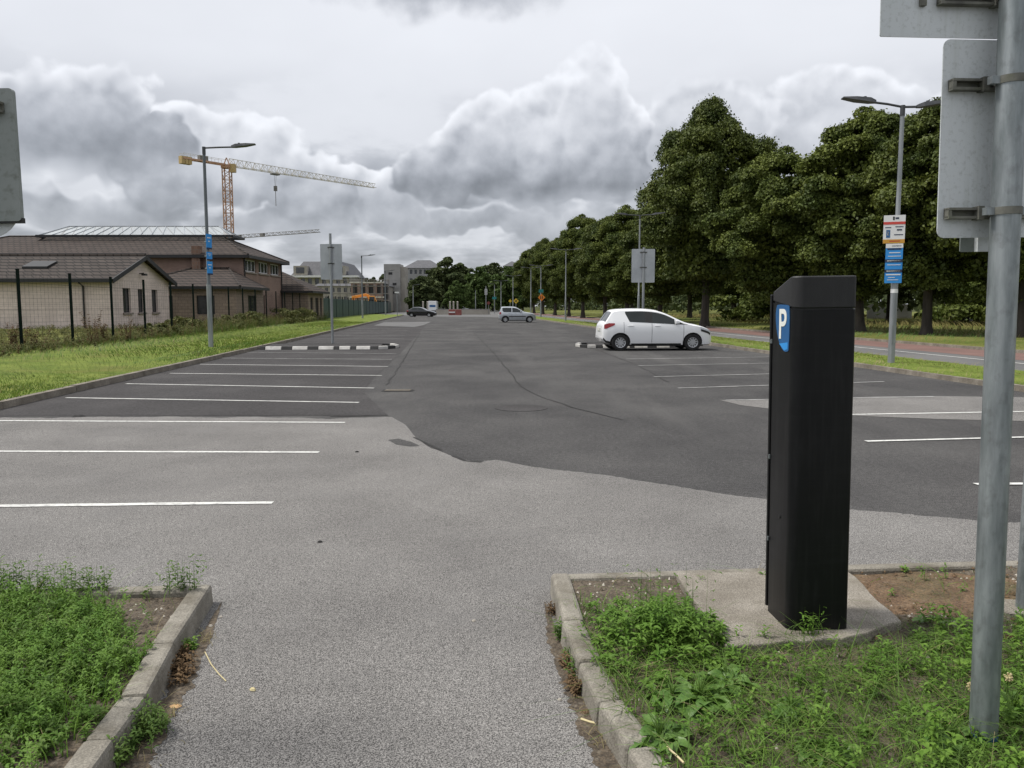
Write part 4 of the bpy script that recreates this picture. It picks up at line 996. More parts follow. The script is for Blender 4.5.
# ------------------------------------------------------------------ lamp posts
def lamp_head(parent, base, ang, reach, rise=.10, big=1.0):
    c, s = math.cos(ang), math.sin(ang); X = Vector((c, s, 0)); Y = Vector((-s, c, 0)); b = Vector(base)
    mb = MB(); mb.tube([b, b + X * reach * .5 + Vector((0, 0, rise * .6)), b + X * reach + Vector((0, 0, rise))], .03, 8); arm = mb.build('arm', 'pole_dark', parent, smooth=True)
    e = b + X * (reach - .08) + Vector((0, 0, rise + .005)); up = Vector((0, 0, 1)); L_ = .82 * big; sl = up * .10
    def ring(f, w, h0, h1): q = e + X * L_ * f + sl * f; return [q - Y * w + up * h0, q + Y * w + up * h0, q + Y * w * .8 + up * h1, q - Y * w * .8 + up * h1]
    mb = MB(); rs = [ring(0, .06, -.03, .04), ring(.18, .13, -.035, .075), ring(.6, .16, -.03, .06), ring(1.0, .12, .0, .025)]
    for a, q in zip(rs, rs[1:]):
        for k in range(4): mb.poly([a[k], a[(k + 1) % 4], q[(k + 1) % 4], q[k]])
    mb.poly(rs[0]); mb.poly(list(reversed(rs[-1]))); hd = mb.build('lamp_head', 'pole_dark', parent)
    q = e + X * L_ * .32; mb = MB(); mb.tube([q + up * .07, q + up * .14], .04, 8); mb.build('photocell', 'pole_dark', hd)
    return arm
def lamp_post(base, H, arms, label, group, dark=False, reach=.85, rise=.1, thick=1.0, rises=None):
    t = thing('lamp_post', label, 'lamp post', base, 0, group)
    lo = 'pole_grey'; hi = 'pole_faded' if dark else 'pole_grey'
    mb = MB(); mb.tube([(0, 0, -.1), (0, 0, 2.15)], .085 * thick, 14); mb.build('lower_pole', lo, t, smooth=True)
    mb = MB(); mb.tube([(0, 0, 2.15), (0, 0, 2.22), (0, 0, H)], [.085 * thick, .062 * thick, .05 * thick], 14); mb.build('upper_pole', hi, t, smooth=True)
    mb = MB(); mb.box(-.05, .05, -.092 * thick, -.078 * thick, .5, 1.0); mb.build('access_door', lo, t)
    mb = MB(); mb.tube([(0, 0, H - .22), (0, 0, H + .04)], .06 * thick, 12); mb.build('collar', 'pole_dark', t, smooth=True)
    for k, a in enumerate(arms): lamp_head(t, (0, 0, H), a, *(rises[k] if rises else (reach, rise)))
    return t
GL = 'street lamps along the car park'
lb = G(211, 345.5, .2); HL = P(205, 148, lb.y).z - lb.z
lamp_post(lb, HL, [R(8)], 'single arm street lamp with blue banners on the left grass verge', GL, True, 1.0, .06)
rb = G(891, 362.5, .14); HR = P(902, 107, rb.y).z - rb.z
lamp_post(rb, HR, [R(176), R(-4)], 'double arm street lamp carrying white and blue sign plates on the right verge', GL, False, rises=[(.75, .13), (.42, .0)])
def banner_stack():
    # three blue plates clamped along the left lamp's pole, turned mostly edge on
    z = lambda py: P(209, py, lb.y).z - lb.z
    for k, (y0, y1, c, lab) in enumerate(((234, 249.5, 'blue_banner', 'uppermost blue plate on the left street lamp'), (252, 260, 'blue_banner', 'short middle blue plate on the left street lamp'), (261.5, 275, 'blue_banner', 'lowest blue plate on the left street lamp'))):
        t = thing('pole_sign', lab, 'sign', lb + Vector((0.0, 0, 0)), R(58), 'blue plates on the left street lamp')
        zt, zb = z(y0), z(y1); mb = MB(); x0, x1 = -.10, .13
        mb.box(x0, x1, -.075, -.068, zb, zt)
        mb.box(x0, x1, -.079, -.0755, zb + (zt - zb) * .0, zb + (zt - zb) * .12, 1)
        mb.box(x0 + .04, x1 - .04, -.079, -.0755, zb + (zt - zb) * .72, zb + (zt - zb) * .78, 2)
        mb.box(x0 + .08, x1 - .08, -.079, -.0755, zb + (zt - zb) * .5, zb + (zt - zb) * .55, 2)
        mb.build('panel', [c, 'navy', 'white_sign'], t)
        mb = MB(); mb.box(-.08, .08, -.067, .07, (zt + zb) / 2 - .02, (zt + zb) / 2 + .02); mb.build('clamp', 'pole_grey', t)
banner_stack()
def right_signs():
    yl = -.10; rz = R(-20)
    def pl(name, label, quad, rows):
        t = thing('pole_sign', label, 'sign', rb, rz, 'sign plates on the right street lamp')
        (xa, ya), (xb, yb) = quad; x0, z1 = plane_pt(rb, rz, yl, xa, ya); x1, z0 = plane_pt(rb, rz, yl, xb, yb)
        mb = MB(); mb.box(x0, x1, yl, yl + .006, z0, z1); names = [rows[0]]
        W_, H_ = x1 - x0, z1 - z0
        for a0, a1, b0, b1, m in rows[1:]:
            if m not in names: names.append(m)
            mb.box(x0 + W_ * a0, x0 + W_ * a1, yl - .004, yl - .001, z1 - H_ * b1, z1 - H_ * b0, names.index(m))
        mb.build('panel', names, t)
        mb = MB()
        for z in (z0 + H_ * .2, z1 - H_ * .2): mb.box(-.09, .09, yl + .0065, .08, z - .02, z + .02)
        mb.build('clamp', 'pole_grey', t)
        return t
    pl('w', 'white notice with red stripe and amber foot on the right street lamp', ((884, 215.5), (904.5, 243)),
       ['white_sign', (.42, .50, .05, .17, 'trim_black'), (.54, .70, .08, .14, 'navy'), (0, 1, .235, .33, 'red_sign'), (.08, .36, .42, .45, 'navy'), (.14, .32, .52, .80, 'blue_sign'), (.19, .27, .58, .72, 'white_sign'), (.55, .92, .40, .43, 'navy'), (.62, .86, .50, .55, 'navy'), (.50, .92, .68, .71, 'navy'), (0, 1, .86, 1.0, 'amber_sign'), (.3, .8, .905, .945, 'red_sign')])
    pl('b', 'bright blue notice with dark bands below the white one on the right street lamp', ((886, 243.8), (901.5, 283)),
       ['blue_banner', (0, 1, 0, .11, 'white_sign'), (.35, .9, .045, .075, 'blue_sign'), (.1, .9, .12, .155, 'navy'), (.2, .85, .22, .24, 'white_sign'), (.15, .9, .31, .325, 'white_sign'), (0, 1, .395, .475, 'navy'), (.1, .9, .42, .445, 'white_sign'), (.12, .9, .53, .545, 'white_sign'), (0, 1, .655, .73, 'navy'), (.1, .9, .68, .705, 'white_sign'), (.08, .92, .77, .80, 'white_sign'), (.2, .6, .85, .865, 'white_sign'), (.15, .8, .91, .925, 'white_sign')])
    mb = MB(); z = P(890, 291, rb.y).z - rb.z; mb.tube([(0, 0, z - .05), (0, 0, z + .05)], .087, 14); bd = mb.build('reflective_band', 'white_sign', off=None, smooth=True)
    bd.parent = [o for o in bpy.data.objects if o.name.startswith('lamp_post') and (o.location - rb).length < .01][0]
right_signs()

far_lamps = [  # px, top py, distance, arms, which
    (640, 215.5, 52.5, (R(176), R(-4)), 'double arm street lamp rising behind the white hatchback'),
    (566, 250, 80, (R(176), R(-4)), 'double arm street lamp between the white hatchback and the silver car'),
    (541, 266, 108, (R(176), R(-4)), 'slim street lamp carrying the teal plate and orange diamond sign'),
    (531, 268, 124, (R(176), R(-4)), 'slim street lamp just behind the silver car, left of the orange sign'),
    (513, 276, 150, (R(176), R(-4)), 'thin far street lamp beside the yellow diamond signs'),
    (501, 281, 168, (R(176), R(-4)), 'far street lamp above the tail of the silver car'),
    (494.5, 284, 185, (R(176),), 'far street lamp behind the teal plate by the traffic light'),
    (361.5, 256, 93, (R(6),), 'single arm street lamp in front of the excavator and teal hoarding'),
    (385, 271, 128, (R(6),), 'street lamp on the verge below the concrete tower'),
    (413, 285, 178, (R(6),), 'far street lamp above the black car roof'),
    (419, 289, 205, (), 'plain far post behind the black car'),
    (475.5, 290, 200, (), 'plain far post in front of the dark central trees'),
]
for px, py, d, arms, lab in far_lamps:
    b = P(px, py, d); z0 = .12; lamp_post(Vector((b.x, d, z0)), b.z - z0, arms, lab, GL, px < 400, .85, .05, 1.0 if d < 90 else 1.25)
def plate_on(name, label, px, py, d, w, h, m, cat='sign', diamond=False, post=False, inner=None, grp=None):
    c = P(px, py, d); t = thing(name, label, cat, Vector((c.x, d, 0 if post else c.z)), 0, grp); z = c.z if post else 0
    mb = MB()
    if diamond:
        q = [(0, -h / 2), (w / 2, 0), (0, h / 2), (-w / 2, 0)]
    else: q = [(-w / 2, -h / 2), (w / 2, -h / 2), (w / 2, h / 2), (-w / 2, h / 2)]
    mb.hexa([(a, -.12, z + b) for a, b in q], [(a, -.10, z + b) for a, b in q]); mats = [m]
    if inner:
        mats.append('trim_black')
        for a0, a1, b0, b1 in inner: mb.box(a0, a1, -.13, -.121, z + b0, z + b1, 1)
    mb.build('panel', mats, t)
    mb = MB()
    if post: mb.tube([(0, 0, 0), (0, 0, z + h * .45)], .045, 8); mb.build('post', 'pole_grey', t)
    else: mb.box(-.05, .05, -.099, 0, -.05, .05); mb.build('clamp', 'pole_grey', t)
plate_on('warning_sign', 'orange diamond roadworks sign on the slim lamp right of the silver car', 541.5, 297.5, 107.8, .98, .98, 'orange_sign', diamond=True, inner=[(-.17, -.07, -.2, .2), (.07, .17, -.2, .2)])
plate_on('street_sign', 'small teal plate directly above the orange diamond sign', 541, 291, 107.9, .62, .42, 'teal_sign')
plate_on('warning_sign', 'larger yellow diamond sign above the silver car, right of its twin', 516, 301, 105, .72, .72, 'yellow_sign', diamond=True, post=True, inner=[(-.1, .1, -.1, .1)])
plate_on('warning_sign', 'smaller yellow diamond sign left of the larger yellow diamond', 510.2, 301, 125, .55, .55, 'yellow_sign', diamond=True, post=True)
plate_on('warning_sign', 'faded red diamond sign beside the far traffic light', 488.6, 303, 150, .75, .75, 'barrier_red', diamond=True, post=True)
plate_on('street_sign', 'teal direction plate on post left of the silver car', 494.3, 298, 160, .85, .5, 'teal_sign', post=True)
plate_on('street_sign', 'pale flat sign plate on post below the concrete tower', 397, 292.5, 110, .62, .2, 'white_sign', post=True)
def traffic_light():
    c = P(486, 292, 165); t = thing('traffic_light', 'far traffic signal on a grey pole in front of the dark trees', 'traffic light', (c.x, 165, 0))
    mb = MB(); mb.tube([(0, 0, 0), (0, 0, c.z + 1.2)], .08, 8); mb.build('pole', 'pole_grey', t)
    mb = MB(); mb.box(-.25, .25, -.3, -.09, c.z - .6, c.z + .6); h = mb.build('signal_head', 'white_frame', t)
    for k in range(3): mb = MB(); mb.tube([(0, -.31, c.z - .38 + .38 * k), (0, -.36, c.z - .38 + .38 * k)], .12, 10); mb.build('lens', 'trim_black', h)
traffic_light()

# island signs seen from behind
def island_sign(px, py_base, d, px0, px1, py0, py1, ptop, label, z0=.14):
    c = P(px, py_base, d); b = Vector((c.x, d, z0)); t = thing('sign_post', label, 'sign post', b, 0, 'sign backs standing on the parking islands')
    zt = P(px, ptop, d).z - z0; mb = MB(); mb.tube([(0, 0, -.05), (0, 0, zt)], .052, 14); mb.build('pole', 'pole_grey', t, smooth=True)
    x0, z1 = plane_pt(b, 0, .075, px0, py0); x1, zb = plane_pt(b, 0, .075, px1, py1)
    mb = MB(); rplate(mb, x0, x1, zb, z1, .075, .005, .03); p = mb.build('sign_panel', 'sign_back_far', t)
    for f in (.1, .55):
        z = z1 - (z1 - zb) * f; mb = MB(); mb.box(x0 * .3, x1 * .3, .045, .074, z - .022, z + .022); mb.build('channel', 'channel', p)
        mb = MB(); mb.tube([(0, 0, z - .02), (0, 0, z + .02)], .058, 14); mb.build('clamp_band', 'trim_black', t)
island_sign(332.5, 342, 32.2, 320, 342.5, 244, 279.5, 233.5, 'bare metal sign back on a pole standing on the left striped island')
island_sign(642.5, 342, 32.8, 631.8, 654.5, 249, 282.5, 247.5, 'bare metal sign back on a pole rising behind the white hatchback')

# striped islands
def island(u0, u1, v0, v1, label, blocks, tipleft):
    c = W((u0 + u1) / 2, (v0 + v1) / 2); t = thing('traffic_island', label, 'traffic island', c, TH, 'striped kerb islands between the bays')
    L_ = u1 - u0; D = v1 - v0; h = .12; bw = .24
    for yy, sh in ((-D / 2, 0), (D / 2 - bw, 1)):
        for a, b, m in blocks:
            if tipleft: a, b = 1 - b, 1 - a
            x0, x1 = -L_ / 2 + L_ * a + .006, -L_ / 2 + L_ * b - .006
            mb = MB(); mb.hexa([(x0, yy, 0), (x1, yy, 0), (x1, yy + bw, 0), (x0, yy + bw, 0)], [(x0, yy + .06, h), (x1, yy + .06, h), (x1, yy + bw - .06, h), (x0, yy + bw - .06, h)])
            mb.build('kerb_block', 'block_black' if sh else ('block_white' if m == 'w' else 'block_black'), t, bevel=.015)
    s = -1 if tipleft else 1; xe = s * L_ / 2
    for k in range(6):
        a0, a1 = -math.pi / 2 + math.pi * k / 6, -math.pi / 2 + math.pi * (k + 1) / 6; mb = MB(); ro, ri = D / 2, D / 2 - bw; e = .55
        f = lambda r, a: (xe + s * r * math.cos(a) * e, r * math.sin(a))
        pts = [f(ro, a0), f(ro, a1), f(ri, a1), f(ri, a0)]; mb.hexa([(x, y, 0) for x, y in pts], [(x, y, h) for x, y in pts]); mb.build('kerb_block', 'block_white' if k % 2 == 0 else 'block_black', t, bevel=.015)
    mb = MB(); mb.box(-L_ / 2, L_ / 2, -D / 2 + bw, D / 2 - bw, 0, .10); mb.build('infill', 'asphalt_bay', t)
BL = [(0, .045, 'b'), (.045, .18, 'w'), (.18, .27, 'b'), (.27, .40, 'w'), (.40, .49, 'b'), (.49, .62, 'w'), (.62, .665, 'b'), (.665, .76, 'w'), (.76, .81, 'b'), (.81, .93, 'w'), (.93, 1.0, 'b')]
island(-6.75, -2.45, 29.9, 32.4, 'black and white striped kerb island across the left bays', BL, False)
island(5.75, 9.7, 30.15, 32.4, 'black and white striped kerb island behind the white hatchback', BL, True)

# road fittings and litter
def flat_disc(name, label, cat, px, py, r, m, sq=False):
    c = G(px, py, .008); mb = MB()
    ol = rrect(-r, r, -r * .55, r * .55, (.02,) * 4, 2) if sq else [(r * math.cos(a), r * math.sin(a)) for a in np.linspace(0, 2 * math.pi, 29)[:-1]]
    mb.hexa([(c.x + x, c.y + y, .002) for x, y in ol], [(c.x + x, c.y + y, .006) for x, y in ol])
    if sq:
        for k in range(5): mb.box(c.x - r * .8, c.x + r * .8, c.y - r * .4 + k * r * .18, c.y - r * .4 + k * r * .18 + .03, .0105, .016, 1)
    tag(mb.build(name, [m, 'kerb_far'], off=c), label, cat)
flat_disc('manhole_cover', 'dark round manhole cover set in the middle of the asphalt lane', 'manhole cover', 521, 407.5, .42, 'asphalt_bay')
flat_disc('drain_grate', 'rusty drain grate in the lane beside the left bays', 'drain', 398, 390.3, .30, 'tar', True)
def litter(name, label, cat, px, py, size, m, n=7, flat=.5, z=.006):
    c = G(px, py, z); mb = MB(); b, tp = [], []
    for k in range(n):
        a = 2 * math.pi * k / n; r = size * random.uniform(.7, 1.15); b.append((c.x + r * math.cos(a), c.y + r * .75 * math.sin(a), z)); tp.append((c.x + r * .6 * math.cos(a), c.y + r * .45 * math.sin(a), z + size * flat * random.uniform(.7, 1.1)))
    mb.hexa(b, tp); tag(mb.build(name, m, off=c, smooth=False), label, cat)
for px, py, s, m, lab in ((210.5, 626, .014, 'pebble', 'small white pebble beside the left bed kerb, lower of two'), (221, 617, .012, 'pebble', 'tiny white pebble at the corner of the left bed kerb'), (253, 690, .017, 'straw', 'pale yellow scrap on the asphalt path right of the left kerb'),
                          (474, 621, .014, 'pebble', 'white speck of stone out in the open worn asphalt'), (586, 712, .024, 'red_soil', 'reddish stone lying against the right bed kerb'), (560, 700, .012, 'pebble', 'grey chip lying just left of the reddish stone'),
                          (320, 542, .02, 'tar', 'dark lump on the worn asphalt before the nearest left bay'), (357, 452, .025, 'tar', 'dark speck beyond the end of the second left bay line')):
    litter('pebble', lab, 'stone', px, py, s, m)
litter('dead_leaf', 'curled orange brown leaf beside the left bed kerb', 'leaf', 175, 706, .026, 'dead_leaf', 6, .2)
litter('dead_leaf', 'dark scrap of leaf at the edge of the worn surfacing on the left', 'leaf', 79, 416.5, .12, 'tar', 6, .2)
def twig(pix, label, r, m, z=.008):
    pts = [G(x, y, z) for x, y in pix]; o = pts[0].copy(); mb = MB(); mb.tube([p - o for p in pts], r, 5); b = mb.build('twig', m, smooth=True); b.location = o; tag(b, label, 'twig')
twig([(205, 652), (211, 664), (219, 674), (226, 681)], 'thin pale grass stalk lying on the asphalt path', .0025, 'straw')
twig([(581, 719), (590, 722), (598, 724)], 'short bleached stick in the gutter beside the right kerb', .006, 'straw')
twig([(667, 747), (676, 755), (684, 763)], 'thin bleached stick at the front of the right bed', .004, 'straw', .12)

# far barriers, walls, bollards
def low_wall_far():
    a, b = P(436, 316, 150), P(490, 316, 150); o = Vector((a.x, 150, 0)); t = thing('low_wall', 'low beige boundary wall across the end of the car park', 'wall', o)
    mb = MB(); mb.box(0, b.x - a.x, 0, .3, 0, .95); mb.build('wall', 'low_wall', t)
    mb = MB(); mb.box(-.05, b.x - a.x + .05, -.05, .35, .953, 1.03); mb.build('coping', 'render_grey', t)
low_wall_far()
def barrier():
    c = P(455, 314, 140); t = thing('road_barrier', 'red and white plastic road barrier at the car park exit', 'barrier', (c.x, 140, 0))
    for k in range(2):
        x = -1.1 + k * 1.15; mb = MB(); mb.hexa([(x, -.25, 0), (x + 1.1, -.25, 0), (x + 1.1, .25, 0), (x, .25, 0)], [(x, -.1, 1.0), (x + 1.1, -.1, 1.0), (x + 1.1, .1, 1.0), (x, .1, 1.0)]); mb.build('segment', 'barrier_red', t, bevel=.03)
    mb = MB(); mb.box(-1.05, .0, -.24, -.17, .42, .62); mb.build('reflector', 'white_sign', t)
barrier()
for k, px in enumerate((423, 427.5, 450, 453.5, 457.5)):
    c = P(px, 302, 175); o = thing('timber_post', ['leftmost pale timber post behind the black car', 'pale timber post left of the white van', 'left one of three pale posts behind the red barrier', 'middle of three pale posts behind the red barrier', 'right one of three pale posts behind the red barrier'][k], 'post', (c.x, 175, 0), 0, 'pale timber posts at the car park exit')
    mb = MB(); mb.box(-.17, .17, -.17, .17, 0, c.z); mb.build('shaft', 'low_wall', o); mb = MB(); mb.hexa([(-.2, -.2, c.z + .003), (.2, -.2, c.z + .003), (.2, .2, c.z + .003), (-.2, .2, c.z + .003)], [(-.08, -.08, c.z + .15)] * 1 + [(.08, -.08, c.z + .15), (.08, .08, c.z + .15), (-.08, .08, c.z + .15)]); mb.build('cap', 'low_wall', o)
def park_wall():
    d = 88; a, b = P(868, 312, d), P(912, 312, d); o = Vector((a.x, d, 0)); t = thing('garden_wall', 'pale rendered wall glimpsed between the tree trunks on the right', 'wall', o)
    mb = MB(); mb.box(0, b.x - a.x, 0, .3, 0, 1.7); mb.build('wall', 'render_grey', t); mb = MB(); mb.box(-.05, b.x - a.x + .05, -.06, .36, 1.703, 1.8); mb.build('coping', 'cast_concrete', t)
    for k in range(3): mb = MB(); mb.box(k * 2.2, k * 2.2 + .35, -.05, -.003, 0, 1.69); mb.build('pier', 'cast_concrete', t)
park_wall()

# ------------------------------------------------------------------ cars
def interp(t, pts):
    for (a, va), (b, vb) in zip(pts, pts[1:]):
        if t <= b: 
            f = (t - a) / (b - a) if b > a else 0; f = max(0, f); return va + (vb - va) * f
    return pts[-1][1]
def spline(pts, n=80):
    """Catmull-Rom resample of a profile given as (x, z), back to lookup table"""
    out = []
    for i in range(len(pts) - 1):
        p0, p1, p2, p3 = pts[max(i - 1, 0)], pts[i], pts[i + 1], pts[min(i + 2, len(pts) - 1)]
        for k in range(8):
            t = k / 8; q = []
            for c in (0, 1):
                m1 = (p2[c] - p0[c]) / 2; m2 = (p3[c] - p1[c]) / 2
                q.append((2 * t ** 3 - 3 * t ** 2 + 1) * p1[c] + (t ** 3 - 2 * t ** 2 + t) * m1 + (-2 * t ** 3 + 3 * t ** 2) * p2[c] + (t ** 3 - t ** 2) * m2)
            out.append(tuple(q))
    out.append(pts[-1]); out.sort(key=lambda q: q[0]); return out
def make_car(kind, paint, label, loc, rz, group=None, far=False):
    S = {
     'hatch': dict(L=3.95, W=.845, top=[(0, .58), (.015, .80), (.04, .95), (.09, 1.03), (.2, 1.2), (.35, 1.42), (.47, 1.475), (.8, 1.505), (1.35, 1.515), (1.75, 1.49), (2.0, 1.445), (2.25, 1.36), (2.52, 1.23), (2.79, 1.10), (3.06, 1.0), (3.3, .955), (3.56, .885), (3.78, .795), (3.89, .69), (3.95, .46)], wr=.30, wx=(.62, 3.17), belt=[(.2, 1.08), (.95, 1.035), (1.75, .995), (2.55, .95), (3.0, .93)], side=[(.66, 1.06, 1.40, 1.34), ], ),
     'mini_suv': dict(L=3.65, W=.80, top=[(0, .62), (.02, .9), (.07, 1.05), (.16, 1.28), (.25, 1.47), (.38, 1.53), (.9, 1.545), (1.5, 1.53), (1.78, 1.46), (2.1, 1.28), (2.45, 1.07), (2.75, 1.0), (3.2, .93), (3.48, .84), (3.6, .7), (3.65, .48)], wr=.31, wx=(.62, 2.98), belt=[(.2, 1.02), (2.5, .98)]),
     'saloon': dict(L=4.35, W=.87, top=[(0, .62), (.03, .9), (.12, 1.0), (.35, 1.10), (.7, 1.28), (1.05, 1.41), (1.5, 1.45), (2.0, 1.43), (2.4, 1.32), (2.85, 1.10), (3.1, 1.0), (3.6, .90), (4.05, .78), (4.25, .66), (4.35, .45)], wr=.31, wx=(.80, 3.45), belt=[(.4, 1.0), (3.0, .93)]),
    }[kind]
    L, Wd, wr = S['L'], S['W'], S['wr']; top = spline(S['top']); zt = lambda x: interp(x, top)
    bot = [(0, .42), (.12, .27), (.45, .2), (L - .55, .19), (L - .12, .2), (L, .30)]; zb = lambda x: interp(x, bot)
    plan = spline([(0, .80 * Wd), (.06, .88 * Wd), (.25, .96 * Wd), (.7, Wd), (L - .95, Wd), (L - .5, .955 * Wd), (L - .2, .84 * Wd), (L - .05, .64 * Wd), (L, .5 * Wd)]); pw = lambda x: interp(x, plan)
    side = spline([(.15, .90), (.35, .965), (.55, .995), (.75, 1.0), (.92, .975), (1.02, .94), (1.2, .86), (1.4, .765), (1.56, .69)])
    hw = lambda x, z: pw(x) * interp(z, side)
    t = thing('parked_car', label, 'car', loc, rz, group)
    nx = 34 if far else 76; nz = 9 if far else 17; xs = [L * (.5 - .5 * math.cos(math.pi * (k / nx))) * .55 + L * k / nx * .45 for k in range(nx + 1)]
    tops = (.93, .78, .5, .2, 0)
    def ztop(x, f): return zt(x) - .055 * f ** 3
    V, Fc = [], []; ring_n = None
    for x in xs:
        b, tp = zb(x), zt(x); he = hw(x, tp - .06); rg = [(0, b), (hw(x, b) * .55, b), (hw(x, b) * .93, b + .005)]
        for k in range(nz): z = b + .03 + (tp - .075 - b - .03) * k / (nz - 1); rg.append((hw(x, z), z))
        for f in tops: rg.append((he * f, ztop(x, f)))
        ring_n = len(rg); V += [(x, -y, z) for y, z in rg] + [(x, y, z) for y, z in rg]
    st = 2 * ring_n
    mb = MB(); mb.v = V
    for i in range(len(xs) - 1):
        for s in (0, 1):
            for k in range(ring_n - 1):
                a = i * st + s * ring_n + k; q = (a, a + st, a + st + 1, a + 1) if s == 0 else (a, a + 1, a + st + 1, a + st); mb.f.append(q); mb.m.append(0)
    for i, rev in ((0, 0), (len(xs) - 1, 1)):
        for k in range(ring_n - 1):
            a, b = i * st + k, i * st + ring_n + k; q = (a, a + 1, b + 1, b); mb.f.append(q if not rev else q[::-1]); mb.m.append(0)
    body = mb.build('body', paint, t)
    bm = bmesh.new(); bm.from_mesh(body.data); bmesh.ops.remove_doubles(bm, verts=bm.verts, dist=1e-4); bmesh.ops.recalc_face_normals(bm, faces=bm.faces); bm.to_mesh(body.data); bm.free()
    # wheel arches cut out of the body
    cutters = []
    for wx in S['wx']:
        c = MB(); c.tube([(wx, -1.2, wr), (wx, -.50, wr)], wr + .055, 36); cutters.append(c.build('cut', 'trim_black'))
        c = MB(); c.tube([(wx, .50, wr), (wx, 1.2, wr)], wr + .055, 36); cutters.append(c.build('cut', 'trim_black'))
    for c in cutters: m = body.modifiers.new('arch', 'BOOLEAN'); m.operation = 'DIFFERENCE'; m.object = c; m.solver = 'EXACT'
    body.parent = None; bpy.context.view_layer.update()
    me = bpy.data.meshes.new_from_object(body.evaluated_get(bpy.context.evaluated_depsgraph_get())); body.modifiers.clear(); body.data = me; body.parent = t
    for c in cutters: bpy.data.objects.remove(c)
    if len(me.materials) == 0: me.materials.append(M[paint])
    me.materials[0] = M[paint]
    for p in me.polygons: p.use_smooth = True
    me.set_sharp_from_angle(angle=R(32))
    def sidepatch(name, m, x0, x1, lo, hi, off=.006, par=None, n=14, nzz=6, one=None, world=None):
        for s in ((-1, 1) if one is None else (one,)):
            mb = MB(); g = []
            for i in range(n + 1):
                x = x0 + (x1 - x0) * i / n; a, b = lo(x), hi(x); b = max(b, a + .001)
                g.append([(x, s * (hw(x, a + (b - a) * k / nzz) + off), a + (b - a) * k / nzz) for k in range(nzz + 1)])
            for i in range(n):
                for k in range(nzz): mb.poly([g[i][k], g[i + 1][k], g[i + 1][k + 1], g[i][k + 1]])
            mb.build(name, m, par or t, smooth=True)
    belt = lambda x: interp(x, S['belt'])
    if kind == 'hatch':
        roofl = lambda x: zt(x) - .105
        # rear door glass rises to the rear, front door glass tapers along the windscreen pillar
        sidepatch('side_window', 'car_glass', .80, 1.48, lambda x: belt(x) + .0 + max(0, (.94 - x)) * 2.1, lambda x: roofl(x) - .0)
        sidepatch('door_pillar', 'trim_black', 1.48, 1.74, lambda x: belt(x), roofl, .007)
        sidepatch('side_window', 'car_glass', 1.74, 2.52, lambda x: belt(x), lambda x: max(belt(x) + .01, roofl(x)))
        sidepatch('quarter_window', 'trim_black', 2.55, 2.97, lambda x: belt(x), lambda x: max(belt(x) + .012, roofl(x) - .01))
        for x in (.74, 1.72, 2.84): sidepatch('door_seam', 'trim_black', x - .006, x + .006, lambda x_: .30, lambda x_: (belt(x_) - .02) if x_ < 2.9 else .90, .002, None, 1, 8)
        sidepatch('sill_trim', 'trim_black', 1.0, 2.76, lambda x: .205, lambda x: .265, .006)
        hx = (.88, 1.82)
        sidepatch('tail_light', 'tail_red', .06, .42, lambda x: .79 + max(0, x - .12) * .45, lambda x: .93 + .06 * min(1, max(0, (x - .02)) / .2), .008)
        sidepatch('headlight', 'lamp_clear', 3.44, 3.84, lambda x: zt(x) - .17 - .05 * (3.8 - x), lambda x: zt(x) - .065, .006)
        sidepatch('headlight_trim', 'trim_black', 3.46, 3.84, lambda x: zt(x) - .21 - .02 * (3.8 - x), lambda x: zt(x) - .13 - .03 * (3.8 - x), .009)
        sidepatch('lower_bumper', 'trim_black', .03, .36, lambda x: zb(x) + .02, lambda x: zb(x) + .10, .005)
        gx0, gx1, rx0, rx1 = 1.98, 2.98, .11, .33
    elif kind == 'mini_suv':
        roofl = lambda x: zt(x) - .12
        sidepatch('side_window', 'car_glass', .34, 1.22, lambda x: belt(x) + max(0, (.45 - x)) * 1.2, roofl)
        sidepatch('side_window', 'car_glass', 1.30, 2.24, belt, lambda x: max(belt(x) + .01, roofl(x)))
        for x in (1.26, 2.3): sidepatch('door_seam', 'trim_black', x - .006, x + .006, lambda x_: .32, lambda x_: belt(x_) - .02, .002, None, 1, 8)
        sidepatch('side_moulding', 'trim_black', .95, 2.6, lambda x: .55, lambda x: .63, .006); sidepatch('tail_light', 'tail_red', .05, .22, lambda x: .8, lambda x: 1.02, .006)
        hx = (.9, 1.5); gx0, gx1, rx0, rx1 = 1.72, 2.36, .08, .26
    else:
        roofl = lambda x: zt(x) - .10
        sidepatch('side_window', 'car_glass', .85, 1.72, lambda x: belt(x), lambda x: max(belt(x) + .01, roofl(x))); sidepatch('side_window', 'car_glass', 1.8, 2.72, lambda x: belt(x), lambda x: max(belt(x) + .01, roofl(x)))
        sidepatch('tail_light', 'tail_red', .05, .3, lambda x: .8, lambda x: .95, .006); hx = (1.1, 2.0); gx0, gx1, rx0, rx1 = 2.2, 2.95, .42, 1.0
    if not far:
        for name, a, b in (('windscreen', gx0, gx1), ('rear_window', rx0, rx1)):
            mb = MB(); n = 10; g = []
            for i in range(n + 1):
                x = a + (b - a) * i / n; w = hw(x, zt(x) - .06) * .88; g.append([(x, w * f, ztop(x, abs(f) * .88) + .006) for f in (-1, -.6, -.2, .2, .6, 1)])
            for i in range(n):
                for k in range(5): mb.poly([g[i][k], g[i + 1][k], g[i + 1][k + 1], g[i][k + 1]])
            mb.build(name, 'car_glass', t, smooth=True)
        for x in hx:
            for s in (-1, 1):
                y = s * (hw(x, .9) + .012); mb = MB(); mb.box(x, x + .2, y - .014, y + .014, .885, .912); mb.build('door_handle', paint, t, bevel=.008)
